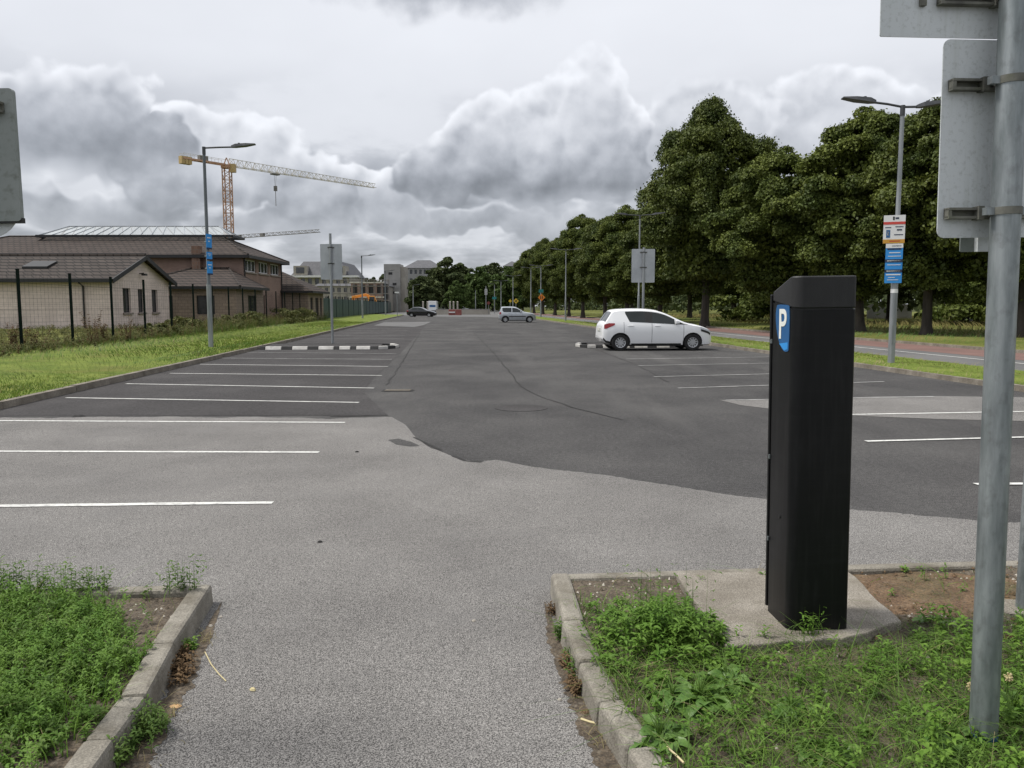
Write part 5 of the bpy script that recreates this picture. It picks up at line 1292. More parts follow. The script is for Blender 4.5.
        for s in (-1, 1):
            x, y = (2.6 if kind == 'hatch' else 2.12), s * (hw(2.6, 1.0) + .09); mb = MB(); mb.hexa([(x - .07, y - .085, .96), (x + .07, y - .085, .98), (x + .06, y + .085, .98), (x - .07, y + .085, .96)], [(x - .08, y - .085, 1.09), (x + .04, y - .085, 1.08), (x + .03, y + .085, 1.08), (x - .08, y + .085, 1.09)]); mb.build('wing_mirror', paint, t, bevel=.025)
        mb = MB(); mb.box(-.012, -.001 + .01, -.26, .26, .70, .81); mb.build('number_plate', 'plate', t)
    mb = MB(); mb.box(.35, L - .35, -.6, .6, .16, .30); mb.build('underbody', 'trim_black', t)
    for wx in S['wx']:
        mb = MB(); mb.box(wx - wr - .05, wx + wr + .05, -.52, .52, .2, wr * 2 + .02); mb.build('wheel_well', 'trim_black', t)
        for s in (-1, 1):
            yo = s * (Wd - .012); yi = s * (Wd - .20); w = thing_wheel(t, wx, yo, yi, wr, s, far)
    return t
def thing_wheel(t, wx, yo, yi, r, s, far):
    n = 18 if far else 36; prof = [(r * .62, yo), (r * .70, yo + s * .006), (r * .93, yo), (r, yo - s * .03), (r, yi + s * .03), (r * .93, yi), (r * .6, yi)]
    mb = MB(); V = []
    for k in range(n):
        a = 2 * math.pi * k / n; V += [(wx + q * math.cos(a), y, r + q * math.sin(a)) for q, y in prof]
    mb.v = V; K = len(prof)
    for k in range(n):
        for j in range(K - 1):
            a, b = k * K + j, ((k + 1) % n) * K + j; mb.f.append((a, b, b + 1, a + 1)); mb.m.append(0)
    ty = mb.build('tyre', 'tyre', t, smooth=True)
    mb = MB(); y0, y1 = yo - s * .035, yo - s * .045
    ol = [(wx + r * .63 * math.cos(a), r + r * .63 * math.sin(a)) for a in np.linspace(0, 2 * math.pi, n + 1)[:-1]]
    mb.hexa([(x, y0 - s * .02, z) for x, z in ol], [(x, y1 - s * .02, z) for x, z in ol], 1)
    ri = [(wx + r * .54 * math.cos(a), r + r * .54 * math.sin(a)) for a in np.linspace(0, 2 * math.pi, n + 1)[:-1]]
    for k in range(n):
        j = (k + 1) % n; mb.poly([(ol[k][0], yo - s * .004, ol[k][1]), (ol[j][0], yo - s * .004, ol[j][1]), (ri[j][0], yo - s * .02, ri[j][1]), (ri[k][0], yo - s * .02, ri[k][1])])
    ns = 10
    for k in range(ns):
        a = 2 * math.pi * k / ns + .2; d = Vector((math.cos(a), 0, math.sin(a))); c = Vector((wx, yo - s * .022, r))
        mb.bar(c + d * r * .12, c + d * r * .57, .018, r * .13, up=(0, 1, 0)) if 0 else mb.bar(c + d * r * .1, c + d * r * .57, r * .15, .018, up=(0, 1, 0))
    mb.tube([(wx, yo - s * .04, r), (wx, yo - s * .008, r)], r * .16, 14)
    mb.build('rim', ['rim_silver', 'trim_black'], t)
# white hatchback, nose to the right across the bay
bq = G(656, 350.6, 0); 
def car_at(px_mid, py, rz, L, halfw):
    c = G(px_mid, py, 0); d = Vector((math.cos(rz), math.sin(rz), 0)); n = Vector((-d.y, d.x, 0))
    return c - d * L / 2 + n * halfw
make_car('hatch', 'car_white', 'white five door hatchback parked across the right bays, nose to the right', car_at(659, 350.8, R(4.0), 4.08, .845), R(4.0)).scale = (1.033, 1, 1)
make_car('mini_suv', 'car_silver', 'small silver hatchback parked far away beside the right verge', car_at(516.5, 322.6, R(5), 3.4, .8), R(5))
make_car('saloon', 'car_black', 'black car parked far off by the left verge under the concrete tower', car_at(420.5, 316.9, R(-9), 4.35, .87), R(-9), far=True)
make_car('hatch', 'car_white', 'white car mostly hidden behind the far low beige wall', car_at(463, 312.4, R(12), 3.95, .84), R(12), far=True)
make_car('saloon', 'car_blue', 'dark blue car glimpsed under the trees right of the big signpost gap', (27.0 + 12.6, 71.5, .12), R(4), far=True)
make_car('saloon', 'car_black', 'dark car beyond the low beige wall, right of the white one', car_at(474, 311.6, R(6), 4.35, .87), R(6), far=True)
def van():
    d = 188; c = P(432.5, 310, d); t = thing('parked_van', 'white box van parked beyond the far end of the car park', 'van', (c.x, d, 0))
    mb = MB(); mb.box(-.95, .95, 0, 3.6, .55, 2.75); mb.build('cargo_box', 'car_white', t, bevel=.06)
    mb = MB(); mb.box(-.7, .7, -.02, -.003, 1.35, 1.85); mb.build('rear_panel', 'blue_sign', t)
    mb = MB(); mb.box(-.9, .9, 3.62, 5.0, .4, 2.0); mb.build('cab', 'car_white', t, bevel=.08)
    for x in (-.75, .55):
        for y in (.9, 4.2): mb = MB(); mb.tube([(x, y, .35), (x + .2, y, .35)], .35, 14); mb.build('wheel', 'tyre', t)
    mb = MB(); mb.box(-.9, .9, .1, 3.5, .35, .548); mb.build('chassis', 'trim_black', t)
van()

# ------------------------------------------------------------------ trees
def leaf_cloud(centers, radii, n, size, seed, flat=.75, outw=.65):
    """n small folded leaf sprays over the shells of many clumps; returns V, F"""
    g = np.random.default_rng(seed); K = len(centers)
    w = radii ** 2; idx = g.choice(K, n, p=w / w.sum())
    d = g.normal(size=(n, 3)); d /= np.linalg.norm(d, axis=1, keepdims=True); d[:, 2] = np.where(d[:, 2] < -.35, -d[:, 2], d[:, 2])
    d /= np.linalg.norm(d, axis=1, keepdims=True)
    rr = radii[idx] * (.70 + .36 * g.random(n) ** .6) * np.where(g.random(n) < .16, 1.0 + .42 * g.random(n), 1)
    p = centers[idx] + d * rr[:, None] * np.array([1, 1, flat])
    nn = d * outw + g.normal(size=(n, 3)) * .55 + np.array([0, 0, .25]); nn /= np.linalg.norm(nn, axis=1, keepdims=True)
    t = np.cross(nn, g.normal(size=(n, 3))); t /= np.linalg.norm(t, axis=1, keepdims=True); b = np.cross(nn, t)
    s = size * (.55 + .9 * g.random(n))[:, None]
    # kite: base, left, tip, right with a slight fold
    V = np.stack([p - t * s * .5, p + b * s * .36 + nn * s * .10 - t * s * .05, p + t * s * .55 - nn * s * .08, p - b * s * .36 + nn * s * .10 - t * s * .05], 1).reshape(-1, 3)
    Fq = np.arange(n * 4).reshape(n, 4)
    return V, Fq
def crown_clumps(H, Rr, zb, K, seed, power=.6, peak=.42, rc=(.05, .085)):
    """boughs standing out from an egg-shaped crown, each carrying several small leafy clumps on its upper, outer side"""
    g = np.random.default_rng(seed); C, Rd = [], []; B = max(14, K // 6)
    for k in range(B):
        f = ((k + g.random()) / B) ** .8; z = zb + (H - zb) * f * .93
        t = min(.99, max(.06, f / (2 * peak) if f < peak else .5 + .5 * (f - peak) / (1 - peak)))
        pr = Rr * math.sin(math.pi * t) ** power; a = k * 2.399 + .7 * g.random(); rb = H * (.115 + .045 * g.random()) * (1.12 - .58 * f)
        q = max(0, pr * (.86 + .28 * g.random()) - rb * .85); c = np.array([q * math.cos(a), q * math.sin(a), z])
        for _ in range(6):
            d = g.normal(size=3) + np.array([math.cos(a) * .7, math.sin(a) * .7, .45]); d /= np.linalg.norm(d)
            C.append(c + d * rb * (.55 + .3 * g.random())); Rd.append(H * (rc[0] + (rc[1] - rc[0]) * g.random()) * (1.1 - .35 * f))
    for _ in range(5): C.append(np.array([g.normal() * H * .03, g.normal() * H * .03, H * (.90 + .06 * g.random())])); Rd.append(H * .042)
    return np.array(C), np.array(Rd)
def make_tree(label, H, Rr, zb, n, size, seed, leaf='leaf_dark', K=70, group='lime trees in the row right of the road', power=.6, peak=.42, trunk_r=.27, name='lime_tree', limbs=7, fork=None, loc=(0, 0, 0)):
    t = thing(name, label, 'tree', loc, 0, group)
    C, Rd = crown_clumps(H, Rr, zb, K, seed, power, peak)
    V, Fq = leaf_cloud(C, Rd, n, size, seed)
    # inner foliage so the middle is closed
    g = np.random.default_rng(seed + 5); m = max(200, n // 10); gn = lambda: np.clip(g.normal(size=m), -1.7, 1.7); ci = np.stack([gn() * Rr * .27, gn() * Rr * .27, zb + .3 + (H - zb) * .74 * g.random(m) ** 1.2], 1)
    V2, F2 = leaf_cloud(ci, np.full(m, Rr * .06), m * 2, size * 1.6, seed + 9)
    V = np.concatenate([V, V2]); Fq = np.concatenate([Fq, F2 + len(Fq) * 4])
    npmesh('crown', V, Fq, leaf, t)
    random.seed(seed); mb = MB(); r = trunk_r; bend = [(random.uniform(-.15, .15), random.uniform(-.15, .15)) for _ in range(4)]
    mb.tube([(0, 0, -.2), (0, 0, .12), (bend[0][0] * .2, bend[0][1] * .2, .6), (bend[0][0], bend[0][1], zb), (bend[1][0], bend[1][1], zb + (H - zb) * .35), (bend[2][0], bend[2][1], zb + (H - zb) * .75)], [r * 1.7, r * 1.3, r * 1.02, r * .88, r * .6, r * .2], 12)
    mb.build('trunk', 'bark', t, smooth=True)
    idx = np.argsort(C[:, 2])[:max(limbs * 3, 8)]
    for k in range(limbs):
        c = C[idx[k * 3 % len(idx)]]; z0 = zb * .75 + random.random() * (H - zb) * .25; mb = MB(); e = Vector(c); mb.tube([(bend[0][0], bend[0][1], z0), (e.x * .45, e.y * .45, z0 + (e.z - z0) * .65 + .3), tuple(e)], [r * .42, r * .25, r * .06], 7); mb.build('limb', 'bark', t, smooth=True)
    return t
# row along the road: (v along the axis, u across, height, half width, label)
TG = 'lime trees in the row right of the road'
near = [make_tree('', 1.0 * 12.6, 4.5, 2.7, 110000, .16, 11, K=160, group=TG), make_tree('', 12.0, 4.3, 2.6, 110000, .16, 23, K=150, group=TG, leaf='leaf_mid'), make_tree('', 16.6, 6.6, 3.2, 170000, .17, 37, K=220, group=TG, power=.8, peak=.34, trunk_r=.36)]
baseH = (12.6, 12.0, 16.6)
used = [False] * 3
def put(k, px, d, H, rz, label, wide=1.0, z=.18):
    c = P(px, 300, d); s = H / baseH[k]; loc = (c.x, d, z)
    if not used[k]:
        used[k] = True; o = near[k]; o.location = loc; o.rotation_euler.z = rz; o.scale = (s * wide, s * wide, s); o['label'] = label
    else: dup(near[k], loc, rz, label, (s * wide, s * wide, s))
put(2, 705, 60.5, 16.2, .3, 'tallest lime tree, its crown towering behind the white hatchback', .84)
put(0, 928, 40, 11.0, 1.1, 'dense lime tree whose trunk stands just right of the lamp with sign plates')
put(1, 861, 44.5, 11.9, 2.0, 'broad lime tree right behind the parking machine, trunk left of the sign plates', 1.0)
put(1, 776, 50, 10.9, 4.1, 'lime tree between the tallest one and the broad one, trunk hidden by the parking machine', .98)
put(0, 1020, 37, 11.8, 3.3, 'lime tree standing directly behind the thick signpost', 1.05)
put(1, 1130, 35, 12, .2, 'lime tree outside the right edge, its boughs reaching into the photo')
put(0, 660, 70, 10.6, 5.0, 'lime tree tucked against the left flank of the tallest one', .95)
put(1, 628, 82, 11.4, 1.3, 'lime tree just left of the double lamp above the white hatchback', .95)
put(0, 605, 95, 11.6, 2.6, 'lime tree behind the lamp left of the white hatchback', .9)
put(1, 583, 108, 13.4, .7, 'tall round lime tree a third of the way along the receding row', .85)
put(0, 569, 122, 12.6, 3.9, 'lime tree in the receding row directly behind its round tall neighbour', .85)
put(1, 555, 138, 12.8, 5.2, 'lime tree towering above the orange diamond sign', .9)
put(0, 543, 156, 14.0, 1.9, 'lime tree rising over the slim lamp behind the silver car', .8)
put(1, 534, 178, 14.2, 2.9, 'last lime tree at the far end of the receding row', .9)
# second row deeper in the park
T2 = 'trees of the second row in the park'
for k, (px, d, H, lab) in enumerate(((690, 92, 13, 'park tree whose thin trunk shows left of the tallest lime trunk'), (735, 80, 12.5, 'park tree deep behind the gap right of the tallest lime'), (800, 70, 12, 'park tree deep behind the parking machine'), (845, 64, 11.5, 'park tree whose trunk shows left of the pale wall'), (890, 72, 12, 'park tree in front of the pale wall, behind the sign plates'), (955, 66, 11.5, 'park tree set back right of the trunk beside the sign plates'), (1010, 60, 11.5, 'park tree set back behind the thick signpost'), (660, 112, 13.5, 'park tree far back behind the white hatchback'), (632, 128, 13.5, 'park tree far back left of the bare sign back'), (606, 145, 14, 'park tree far back behind the lamp left of the hatchback'))):
    o = dup(near[k % 2], (P(px, 300, d).x, d, .15), k * 1.7, lab, (H / 12.3,) * 3); o['group'] = T2
# far trees closing the view
FG = 'far trees at the end of the car park'
far0 = make_tree('', 14, 6.0, 1.2, 9000, .62, 51, leaf='leaf_far', K=60, group=FG, name='broad_tree', limbs=4); far1 = make_tree('', 14, 5.6, 1.0, 9000, .6, 63, leaf='leaf_fresh', K=55, group=FG, name='broad_tree', limbs=4)
fu = [False, False]
for k, px, d, ptop, wd, lab in ((0, 421, 205, 276, 1.1, 'dark far tree in front of the grey flats'), (0, 447, 232, 257, 1.0, 'tallest far tree at the middle of the view'), (1, 456, 200, 281, .95, 'fresh green smaller tree in front of the tallest far one'), (0, 433, 240, 268, .9, 'far tree left of the tallest one'), (0, 464, 250, 266, 1.1, 'far tree just right of the tallest one'),
                                (1, 481, 226, 267, 1.05, 'light green tree left of the yellow diamond signs'), (0, 493, 248, 263, 1.1, 'far tree directly behind the teal plate post'), (1, 508, 214, 267, 1.0, 'light green far tree behind the yellow diamond signs'), (0, 523, 236, 264, 1.0, 'far tree at the end of the lime row'),
                                (0, 408, 230, 284, .9, 'low far tree right of the concrete tower'), (0, 398, 260, 286, 1.0, 'far tree hidden partly by the concrete tower'), (1, 470, 206, 288, .9, 'low light green tree above the beige wall'), (0, 366, 280, 278, .7, 'far dark tree above the scaffolding, left of the street lamp'), (0, 373, 270, 277, .6, 'far dark tree above the scaffolding, right of the street lamp'), (0, 383, 250, 274, .7, 'far dark tree against the left side of the concrete tower')):
    c = P(px, ptop, d); H = c.z; o = (far0, far1)[k]; loc = (c.x, d, 0); sc = (H / 14 * wd, H / 14 * wd, H / 14)
    if not fu[k]: fu[k] = True; o.location = loc; o.scale = sc; o['label'] = lab; o.rotation_euler.z = px * .1
    else: dup(o, loc, px * .1, lab, sc)
# dark woodland and hedges behind, read as one mass
def mass_leaves(name, pts, radii, n, size, seed, m, label=None, cat=None):
    V, Fq = leaf_cloud(np.array(pts), np.array(radii), n, size, seed); o = npmesh(name, V, Fq, m); 
    if label: tag(o, label, cat)
    return o
g = np.random.default_rng(3)
pts, rad = [], []
for k in range(420):
    u, v = 40 + 24 * g.random(), 20 + 210 * g.random(); p = W(u, v); pts.append((p.x, p.y, 1.0 + 7.5 * g.random() ** 1.3)); rad.append(1.6 + 1.4 * g.random())
stuff(mass_leaves('woodland', pts, rad, 34000, .75, 71, 'leaf_far'))
pts, rad = [], []
for k in range(700):
    px = 400 + 420 * g.random(); d = 255 + 60 * g.random(); p = P(px, 300, d); pts.append((p.x, d, .5 + 7 * g.random())); rad.append(2.2 + 1.5 * g.random())
stuff(mass_leaves('woodland', pts, rad, 30000, 1.0, 72, 'leaf_far'))
def shrub(label, px, py, d, w, h, n, size, seed, m='leaf_dark', name='shrub', grp=None, cat='shrub'):
    c = P(px, py, d); gg = np.random.default_rng(seed); K = 16; pts = np.stack([gg.normal(size=K) * w * .28, gg.normal(size=K) * w * .28, h * (.15 + .65 * gg.random(K))], 1); rd = np.full(K, min(w, h) * .28) * (.7 + .6 * gg.random(K))
    V, Fq = leaf_cloud(pts, rd, n, size, seed); t = thing(name, label, cat, (c.x, d, .1), 0, grp); npmesh('foliage', V, Fq, m, t)
    mb = MB()
    for k in range(5): a = k * 1.3; mb.tube([(0, 0, 0), (math.cos(a) * w * .2, math.sin(a) * w * .2, h * .6)], [.04, .012], 5)
    mb.build('stem', 'bark', t)
BG = 'bushes under the park trees'
for k, (px, d, w, h, lab) in enumerate(((772, 66, 4.5, 3.0, 'round bush in the grass left of the parking machine'), (958, 58, 5, 3.2, 'loose bush under the trees just left of the thick signpost'), (990, 62, 5, 3.0, 'dark bush behind the thick signpost'), (744, 74, 5, 2.6, 'low dark bush behind the tallest lime trunk'), (800, 72, 4, 2.4, 'low bush behind the parking machine'))):
    shrub(lab, px, 310, d, w, h, 2600, .3, 80 + k, 'leaf_mid', grp=BG)

# ------------------------------------------------------------------ grass and weeds
def blades(P0, h, w, lean, seed, segs=2):
    """P0 (n,3) roots; curved tapered blades -> V, F quads"""
    gg = np.random.default_rng(seed); n = len(P0); a = gg.random(n) * 2 * np.pi; dx, dy = np.cos(a), np.sin(a); sx, sy = -dy, dx
    a2 = gg.random(n) * 2 * np.pi; sx, sy = np.cos(a2), np.sin(a2)
    L_ = lean * (.3 + 1.2 * gg.random(n)) * h; rows = []
    for k in range(segs + 1):
        f = k / segs; ww = w * (1 - .86 * f ** 1.3) / 2; z = h * (f - .22 * lean * f * f); off = L_ * f * f
        c = P0 + np.stack([dx * off, dy * off, z], 1); s = np.stack([sx * ww, sy * ww, np.zeros(n)], 1); rows.append((c - s, c + s))
    V = np.stack([r for q in rows for r in q], 1).reshape(-1, 3); st = 2 * (segs + 1); base = np.arange(n)[:, None] * st
    Fq = np.concatenate([base + np.array([2 * k, 2 * k + 1, 2 * k + 3, 2 * k + 2]) for k in range(segs)])
    return V, Fq
def leaflets(pos, dirs, length, width, seed, droop=.3):
    """broad pointed leaflets: pos (n,3) base, dirs (n,3) growth direction"""
    gg = np.random.default_rng(seed); n = len(pos); d = dirs / np.linalg.norm(dirs, axis=1, keepdims=True); up = np.array([0, 0, 1.0]); s = np.cross(d, up + gg.normal(size=(n, 3)) * .25); s /= np.linalg.norm(s, axis=1, keepdims=True) + 1e-9; nn = np.cross(s, d)
    L_ = length[:, None]; Wd = width[:, None]; prof = ((0, .12, 0), (.3, .85, .02), (.6, 1.0, 0), (.85, .62, -.08), (1.0, .05, -.16)); rows = []
    for f, wf, dz in prof:
        c = pos + d * L_ * f + np.array([0, 0, 1.0]) * L_ * (dz - droop * f * f); e = s * Wd * wf / 2; fold = nn * Wd * wf * .18; rows += [c - e + fold, c, c + e + fold]
    V = np.stack(rows, 1).reshape(-1, 3); st = 3 * len(prof); base = np.arange(n)[:, None] * st; Fq = []
    for k in range(len(prof) - 1):
        for j in range(2): Fq.append(base + np.array([3 * k + j, 3 * k + j + 1, 3 * k + j + 4, 3 * k + j + 3]))
    return V, np.concatenate(Fq)
def join(parts):
    Vs, Fs, o = [], [], 0
    for V, Fq in parts: Vs.append(V); Fs.append(Fq + o); o += len(V)
    return np.concatenate(Vs), np.concatenate(Fs)
def grassmesh(name, parts, m): V, Fq = join(parts); return stuff(npmesh(name, V, Fq, m))
def feather(roots, hs, seed, per=9, ll=.045, lw=.012):
    """weedy stems with many small leaflets, like yarrow and vetch"""
    gg = np.random.default_rng(seed); out = []; n = len(roots); a = gg.random(n) * 2 * np.pi; ln = .15 + .35 * gg.random(n)
    tip = roots + np.stack([np.cos(a) * ln * hs, np.sin(a) * ln * hs, hs], 1)
    V, Fq = blades(roots, hs, np.full(n, .004), .01, seed); out.append((V, Fq))
    pos, dr = [], []
    for k in range(per):
        f = .15 + .85 * k / per; q = roots + (tip - roots) * f
        for s in (-1, 1):
            b = a + s * (1.2 + .5 * gg.random(n)) + k * .9; pos.append(q); dr.append(np.stack([np.cos(b), np.sin(b), .5 + .5 * gg.random(n)], 1))
    pos = np.concatenate(pos); dr = np.concatenate(dr); m_ = len(pos)
    out.append(leaflets(pos, dr, ll * (.6 + .8 * gg.random(m_)), lw * (.7 + .6 * gg.random(m_)), seed + 1)); return out
def scatter(n, fn_in, bx, z, dens, seed):
    gg = np.random.default_rng(seed); out = []
    while len(out) < n:
        x, y = bx[0] + (bx[1] - bx[0]) * gg.random(), bx[2] + (bx[3] - bx[2]) * gg.random()
        if fn_in(x, y) and gg.random() < dens(x, y): out.append((x, y, z(x, y) - .005))
    return np.array(out)
def topx(x, y, z=.1):
    """photo pixel of a ground point, used only to read the density of growth off the photo"""
    f = y * math.cos(PITCH) - (z - CAMH) * math.sin(PITCH); u = y * math.sin(PITCH) + (z - CAMH) * math.cos(PITCH); return 512 + F * x / f, 384 - F * u / f
# left bed: dense feathery weeds, thin toward the kerb corner
def dl(x, y):
    px, py = topx(x, y); e = np.interp(py, [585, 605, 650, 690, 730, 760], [88, 108, 150, 132, 104, 90]) + 22 * smoothnoise(x, y, 4)
    return (1.0 if px < e - 22 else max(0.02, (e - px) / 22)) * (1 if px < 160 else .1) * (.35 if py > 735 else 1) * (.5 if py < 600 and px > 40 else 1)
bxL = (-5.5, -1.5, 1.4, 4.6); rt = scatter(3400, LB_in, bxL, LB_z, dl, 201); gg = np.random.default_rng(5)
grassmesh('weed_carpet', feather(rt, .045 + .095 * gg.random(len(rt)) ** 1.5, 202, 12, .026, .0075), 'feather_leaf')
rt = scatter(1500, LB_in, bxL, LB_z, dl, 203); grassmesh('weed_carpet', feather(rt, .03 + .07 * gg.random(len(rt)), 204, 7, .034, .011), 'blade_green')
rt = scatter(6500, LB_in, bxL, LB_z, lambda x, y: max(.03, dl(x, y)), 205); grassmesh('grass', [blades(rt, .05 + .10 * gg.random(len(rt)), .004 + .003 * gg.random(len(rt)), .8, 206, 3)], 'blade_bright')
rt = scatter(260, LB_in, bxL, LB_z, lambda x, y: .3 if topx(x, y)[1] < 735 else 1, 207); grassmesh('dry_grass', [blades(rt, .06 + .12 * gg.random(len(rt)), np.full(len(rt), .004), 1.5, 208, 3)], 'blade_dry')
# strip along the back kerb, tall thin shoots
rt = np.array([tuple(G(x, 592 + random.uniform(-2, 3), .09)) for x in [random.uniform(-60, 110) for _ in range(70)] + [random.uniform(165, 195) for _ in range(16)]])
grassmesh('weed_carpet', feather(rt, .08 + .12 * gg.random(len(rt)), 210, 6, .035, .009), 'blade_green')
# right bed
def dr_(x, y):
    px, py = topx(x, y); n_ = smoothnoise(x, y, 2.6); d = 0.0
    if py > 640: d = .95 + .4 * n_
    if px < 700 and py > 600: d = max(d, .55 + .4 * n_)
    if px > 890 and py > 600: d = max(d, .8 * min(1, (py - 612) / 22))
    if py < 612 and px > 860: d = .05
    if 690 < px < 905 and py < 641: d = .015
    if px < 655 and py < 600: d = .04
    if 760 < px < 870 and 640 < py < 668: d *= .45
    if px < 640 and py > 720: d *= .4
    return max(0, d)
bxR = (.2, 4.2, 1.7, 4.7)
rt = scatter(15000, RB_in, bxR, RB_z, dr_, 221); grassmesh('grass', [blades(rt, .03 + .075 * gg.random(len(rt)), .003 + .003 * gg.random(len(rt)), 1.5, 222, 3)], 'blade_green')
rt = scatter(8000, RB_in, bxR, RB_z, dr_, 223); grassmesh('grass', [blades(rt, .03 + .09 * gg.random(len(rt)), .0035 + .003 * gg.random(len(rt)), 1.6, 224, 3)], 'blade_bright')
rt = scatter(1300, RB_in, bxR, RB_z, dr_, 225); grassmesh('weed_carpet', feather(rt, .03 + .08 * gg.random(len(rt)), 226, 6, .034, .010), 'feather_leaf')
rt = scatter(900, RB_in, bxR, RB_z, lambda x, y: .2 + .8 * dr_(x, y), 227); grassmesh('dry_grass', [blades(rt, .03 + .07 * gg.random(len(rt)), np.full(len(rt), .0035), 2.2, 228, 3)], 'blade_dry')
rt = scatter(420, RB_in, bxR, RB_z, lambda x, y: 1.0 if topx(x, y)[0] > 930 and topx(x, y)[1] > 630 else 0, 229); grassmesh('weed_carpet', feather(rt, .08 + .12 * gg.random(len(rt)), 230, 9, .045, .014), 'blade_bright')
rt = scatter(2600, RB_in, bxR, RB_z, lambda x, y: (1.0 if topx(x, y)[0] > 790 else .35) * (.3 + dr_(x, y)) if topx(x, y)[1] > 645 else 0, 231); grassmesh('long_grass', [blades(rt, .09 + .13 * gg.random(len(rt)), .004 + .003 * gg.random(len(rt)), 1.9, 232, 4)], 'blade_green')
rt = scatter(700, RB_in, bxR, RB_z, lambda x, y: .2 + dr_(x, y) if topx(x, y)[1] > 640 else 0, 233); grassmesh('dry_grass', [blades(rt, .07 + .10 * gg.random(len(rt)), np.full(len(rt), .003), 2.0, 234, 3)], 'blade_dry')
rt = scatter(130, LB_in, bxL, LB_z, dl, 237); grassmesh('weed_carpet', feather(rt, .12 + .12 * gg.random(len(rt)), 238, 12, .03, .008), 'feather_leaf')
rt = scatter(900, LB_in, bxL, LB_z, lambda x, y: max(.05, dl(x, y)), 235); grassmesh('long_grass', [blades(rt, .10 + .12 * gg.random(len(rt)), np.full(len(rt), .004), 1.3, 236, 4)], 'blade_bright')
# gutter weeds at the kerbs' feet
def gutter(pix, n, h, m, seed, dry=False):
    rr = []
    for _ in range(n):
        x0, y0, sp = random.choice(pix); q = G(x0 + random.gauss(0, sp), y0 + random.gauss(0, sp * .7), .0); rr.append(tuple(q))
    rr = np.array(rr); hh = h * (.4 + gg.random(n)); grassmesh('gutter_weeds', feather(rr, hh, seed, 6, .03, .008) if not dry else [blades(rr, hh, np.full(n, .004), 1.4, seed, 3)], m)
gutter([(184, 660, 6), (180, 672, 6), (176, 678, 6)], 70, .045, 'weed_brown', 240); gutter([(188, 652, 3)], 14, .05, 'blade_bright', 241)
gutter([(120, 748, 14), (140, 740, 12), (110, 765, 12), (150, 728, 8)], 110, .09, 'blade_green', 242); gutter([(130, 750, 18), (165, 715, 12), (205, 640, 5)], 120, .04, 'blade_dry', 243, True)
gutter([(575, 660, 6), (585, 680, 6), (566, 640, 5)], 90, .08, 'blade_green', 244); gutter([(572, 668, 7), (580, 690, 7), (556, 612, 4)], 55, .05, 'weed_brown', 245); gutter([(560, 620, 4), (588, 700, 9), (608, 740, 8)], 130, .04, 'blade_dry', 246, True)
mbs = []
for nm, pp, ww in (('left', [(222, 602), (205, 640), (180, 690), (150, 735), (118, 790)], 10), ('right', [(545, 602), (556, 640), (572, 680), (592, 720), (622, 775)], 11)):
    L_, R_ = [], []
    for x, y in pp:
        s = ww * (y - 560) / 60 * .55; L_.append(G(x - s, y, .006)); R_.append(G(x + s * .8, y, .006))
    mb = MB(); fine = []
    for a in range(len(pp) - 1):
        for k in range(24):
            f = k / 24; j = (1 + .55 * smoothnoise(a + f, len(nm), 9) + .3 * smoothnoise(a + f, 3, 23)) * min(1, .15 + (a + f) * .9); l, r = L_[a].lerp(L_[a + 1], f), R_[a].lerp(R_[a + 1], f); c = (l + r) / 2; fine.append((c + (l - c) * j, c + (r - c) * j))
    for a, b in zip(fine, fine[1:]): mb.poly([a[0], a[1], b[1], b[0]])
    o = mb.build('gutter_dirt', 'soil'); struct(o)
    if o.data.polygons[0].normal.z < 0: o.data.flip_normals()
# broad leaved plants that can be told apart
def rosette(label, px, py, n, ll, lw, seed, m='dock_leaf', name='dock_plant', up=.7, grp='broad leaved weeds in the right bed', z=.095):
    c = G(px, py, z); gg = np.random.default_rng(seed); n = int(n * 1.5); a = np.arange(n) * 2.4 + gg.random(n) * .9; el = up * (.25 + .9 * gg.random(n)); t = thing(name, label, 'weed', c, 0, grp)
    dr = np.stack([np.cos(a), np.sin(a), el], 1); V, Fq = leaflets(np.stack([np.cos(a) * .045 * gg.random(n) + .02 * gg.normal(size=n), np.sin(a) * .045 * gg.random(n) + .02 * gg.normal(size=n), np.zeros(n)], 1), dr, ll * .72 * (.5 + .7 * gg.random(n)), lw * .78 * (.6 + .6 * gg.random(n)), seed, .35); npmesh('leaves', V, Fq, m, t, smooth=True)
    k = max(4, n // 4); V, Fq = blades(np.zeros((k, 3)), np.full(k, ll * .8), np.full(k, .008), .7, seed); npmesh('stalk', V, Fq, 'blade_green', t)
rosette('low broad leaved weed nearest the right bed kerb', 660, 736, 30, .13, .055, 301); rosette('large leafy dock clump in the middle of the right bed', 700, 700, 44, .17, .075, 302); rosette('leafy dock clump directly behind the lowest one', 672, 698, 26, .13, .06, 303)
rosette('leafy weed below the parking machine slab, right of the large dock clump', 792, 712, 30, .13, .055, 304); rosette('leafy weed at the bottom edge below the parking machine', 822, 752, 26, .12, .05, 305); rosette('leafy clump at the foot of the thick signpost, left side', 950, 742, 26, .14, .05, 306, up=1.1); rosette('small pale seedling on the bare earth left of the thick signpost', 933, 621, 8, .08, .045, 307, up=.5); rosette('broad leaves at the right edge beside the thick signpost', 1012, 712, 20, .2, .06, 308, up=1.4)
rosette('large upright dock leaves further back in the right bed', 727, 682, 22, .15, .065, 309, up=1.0)
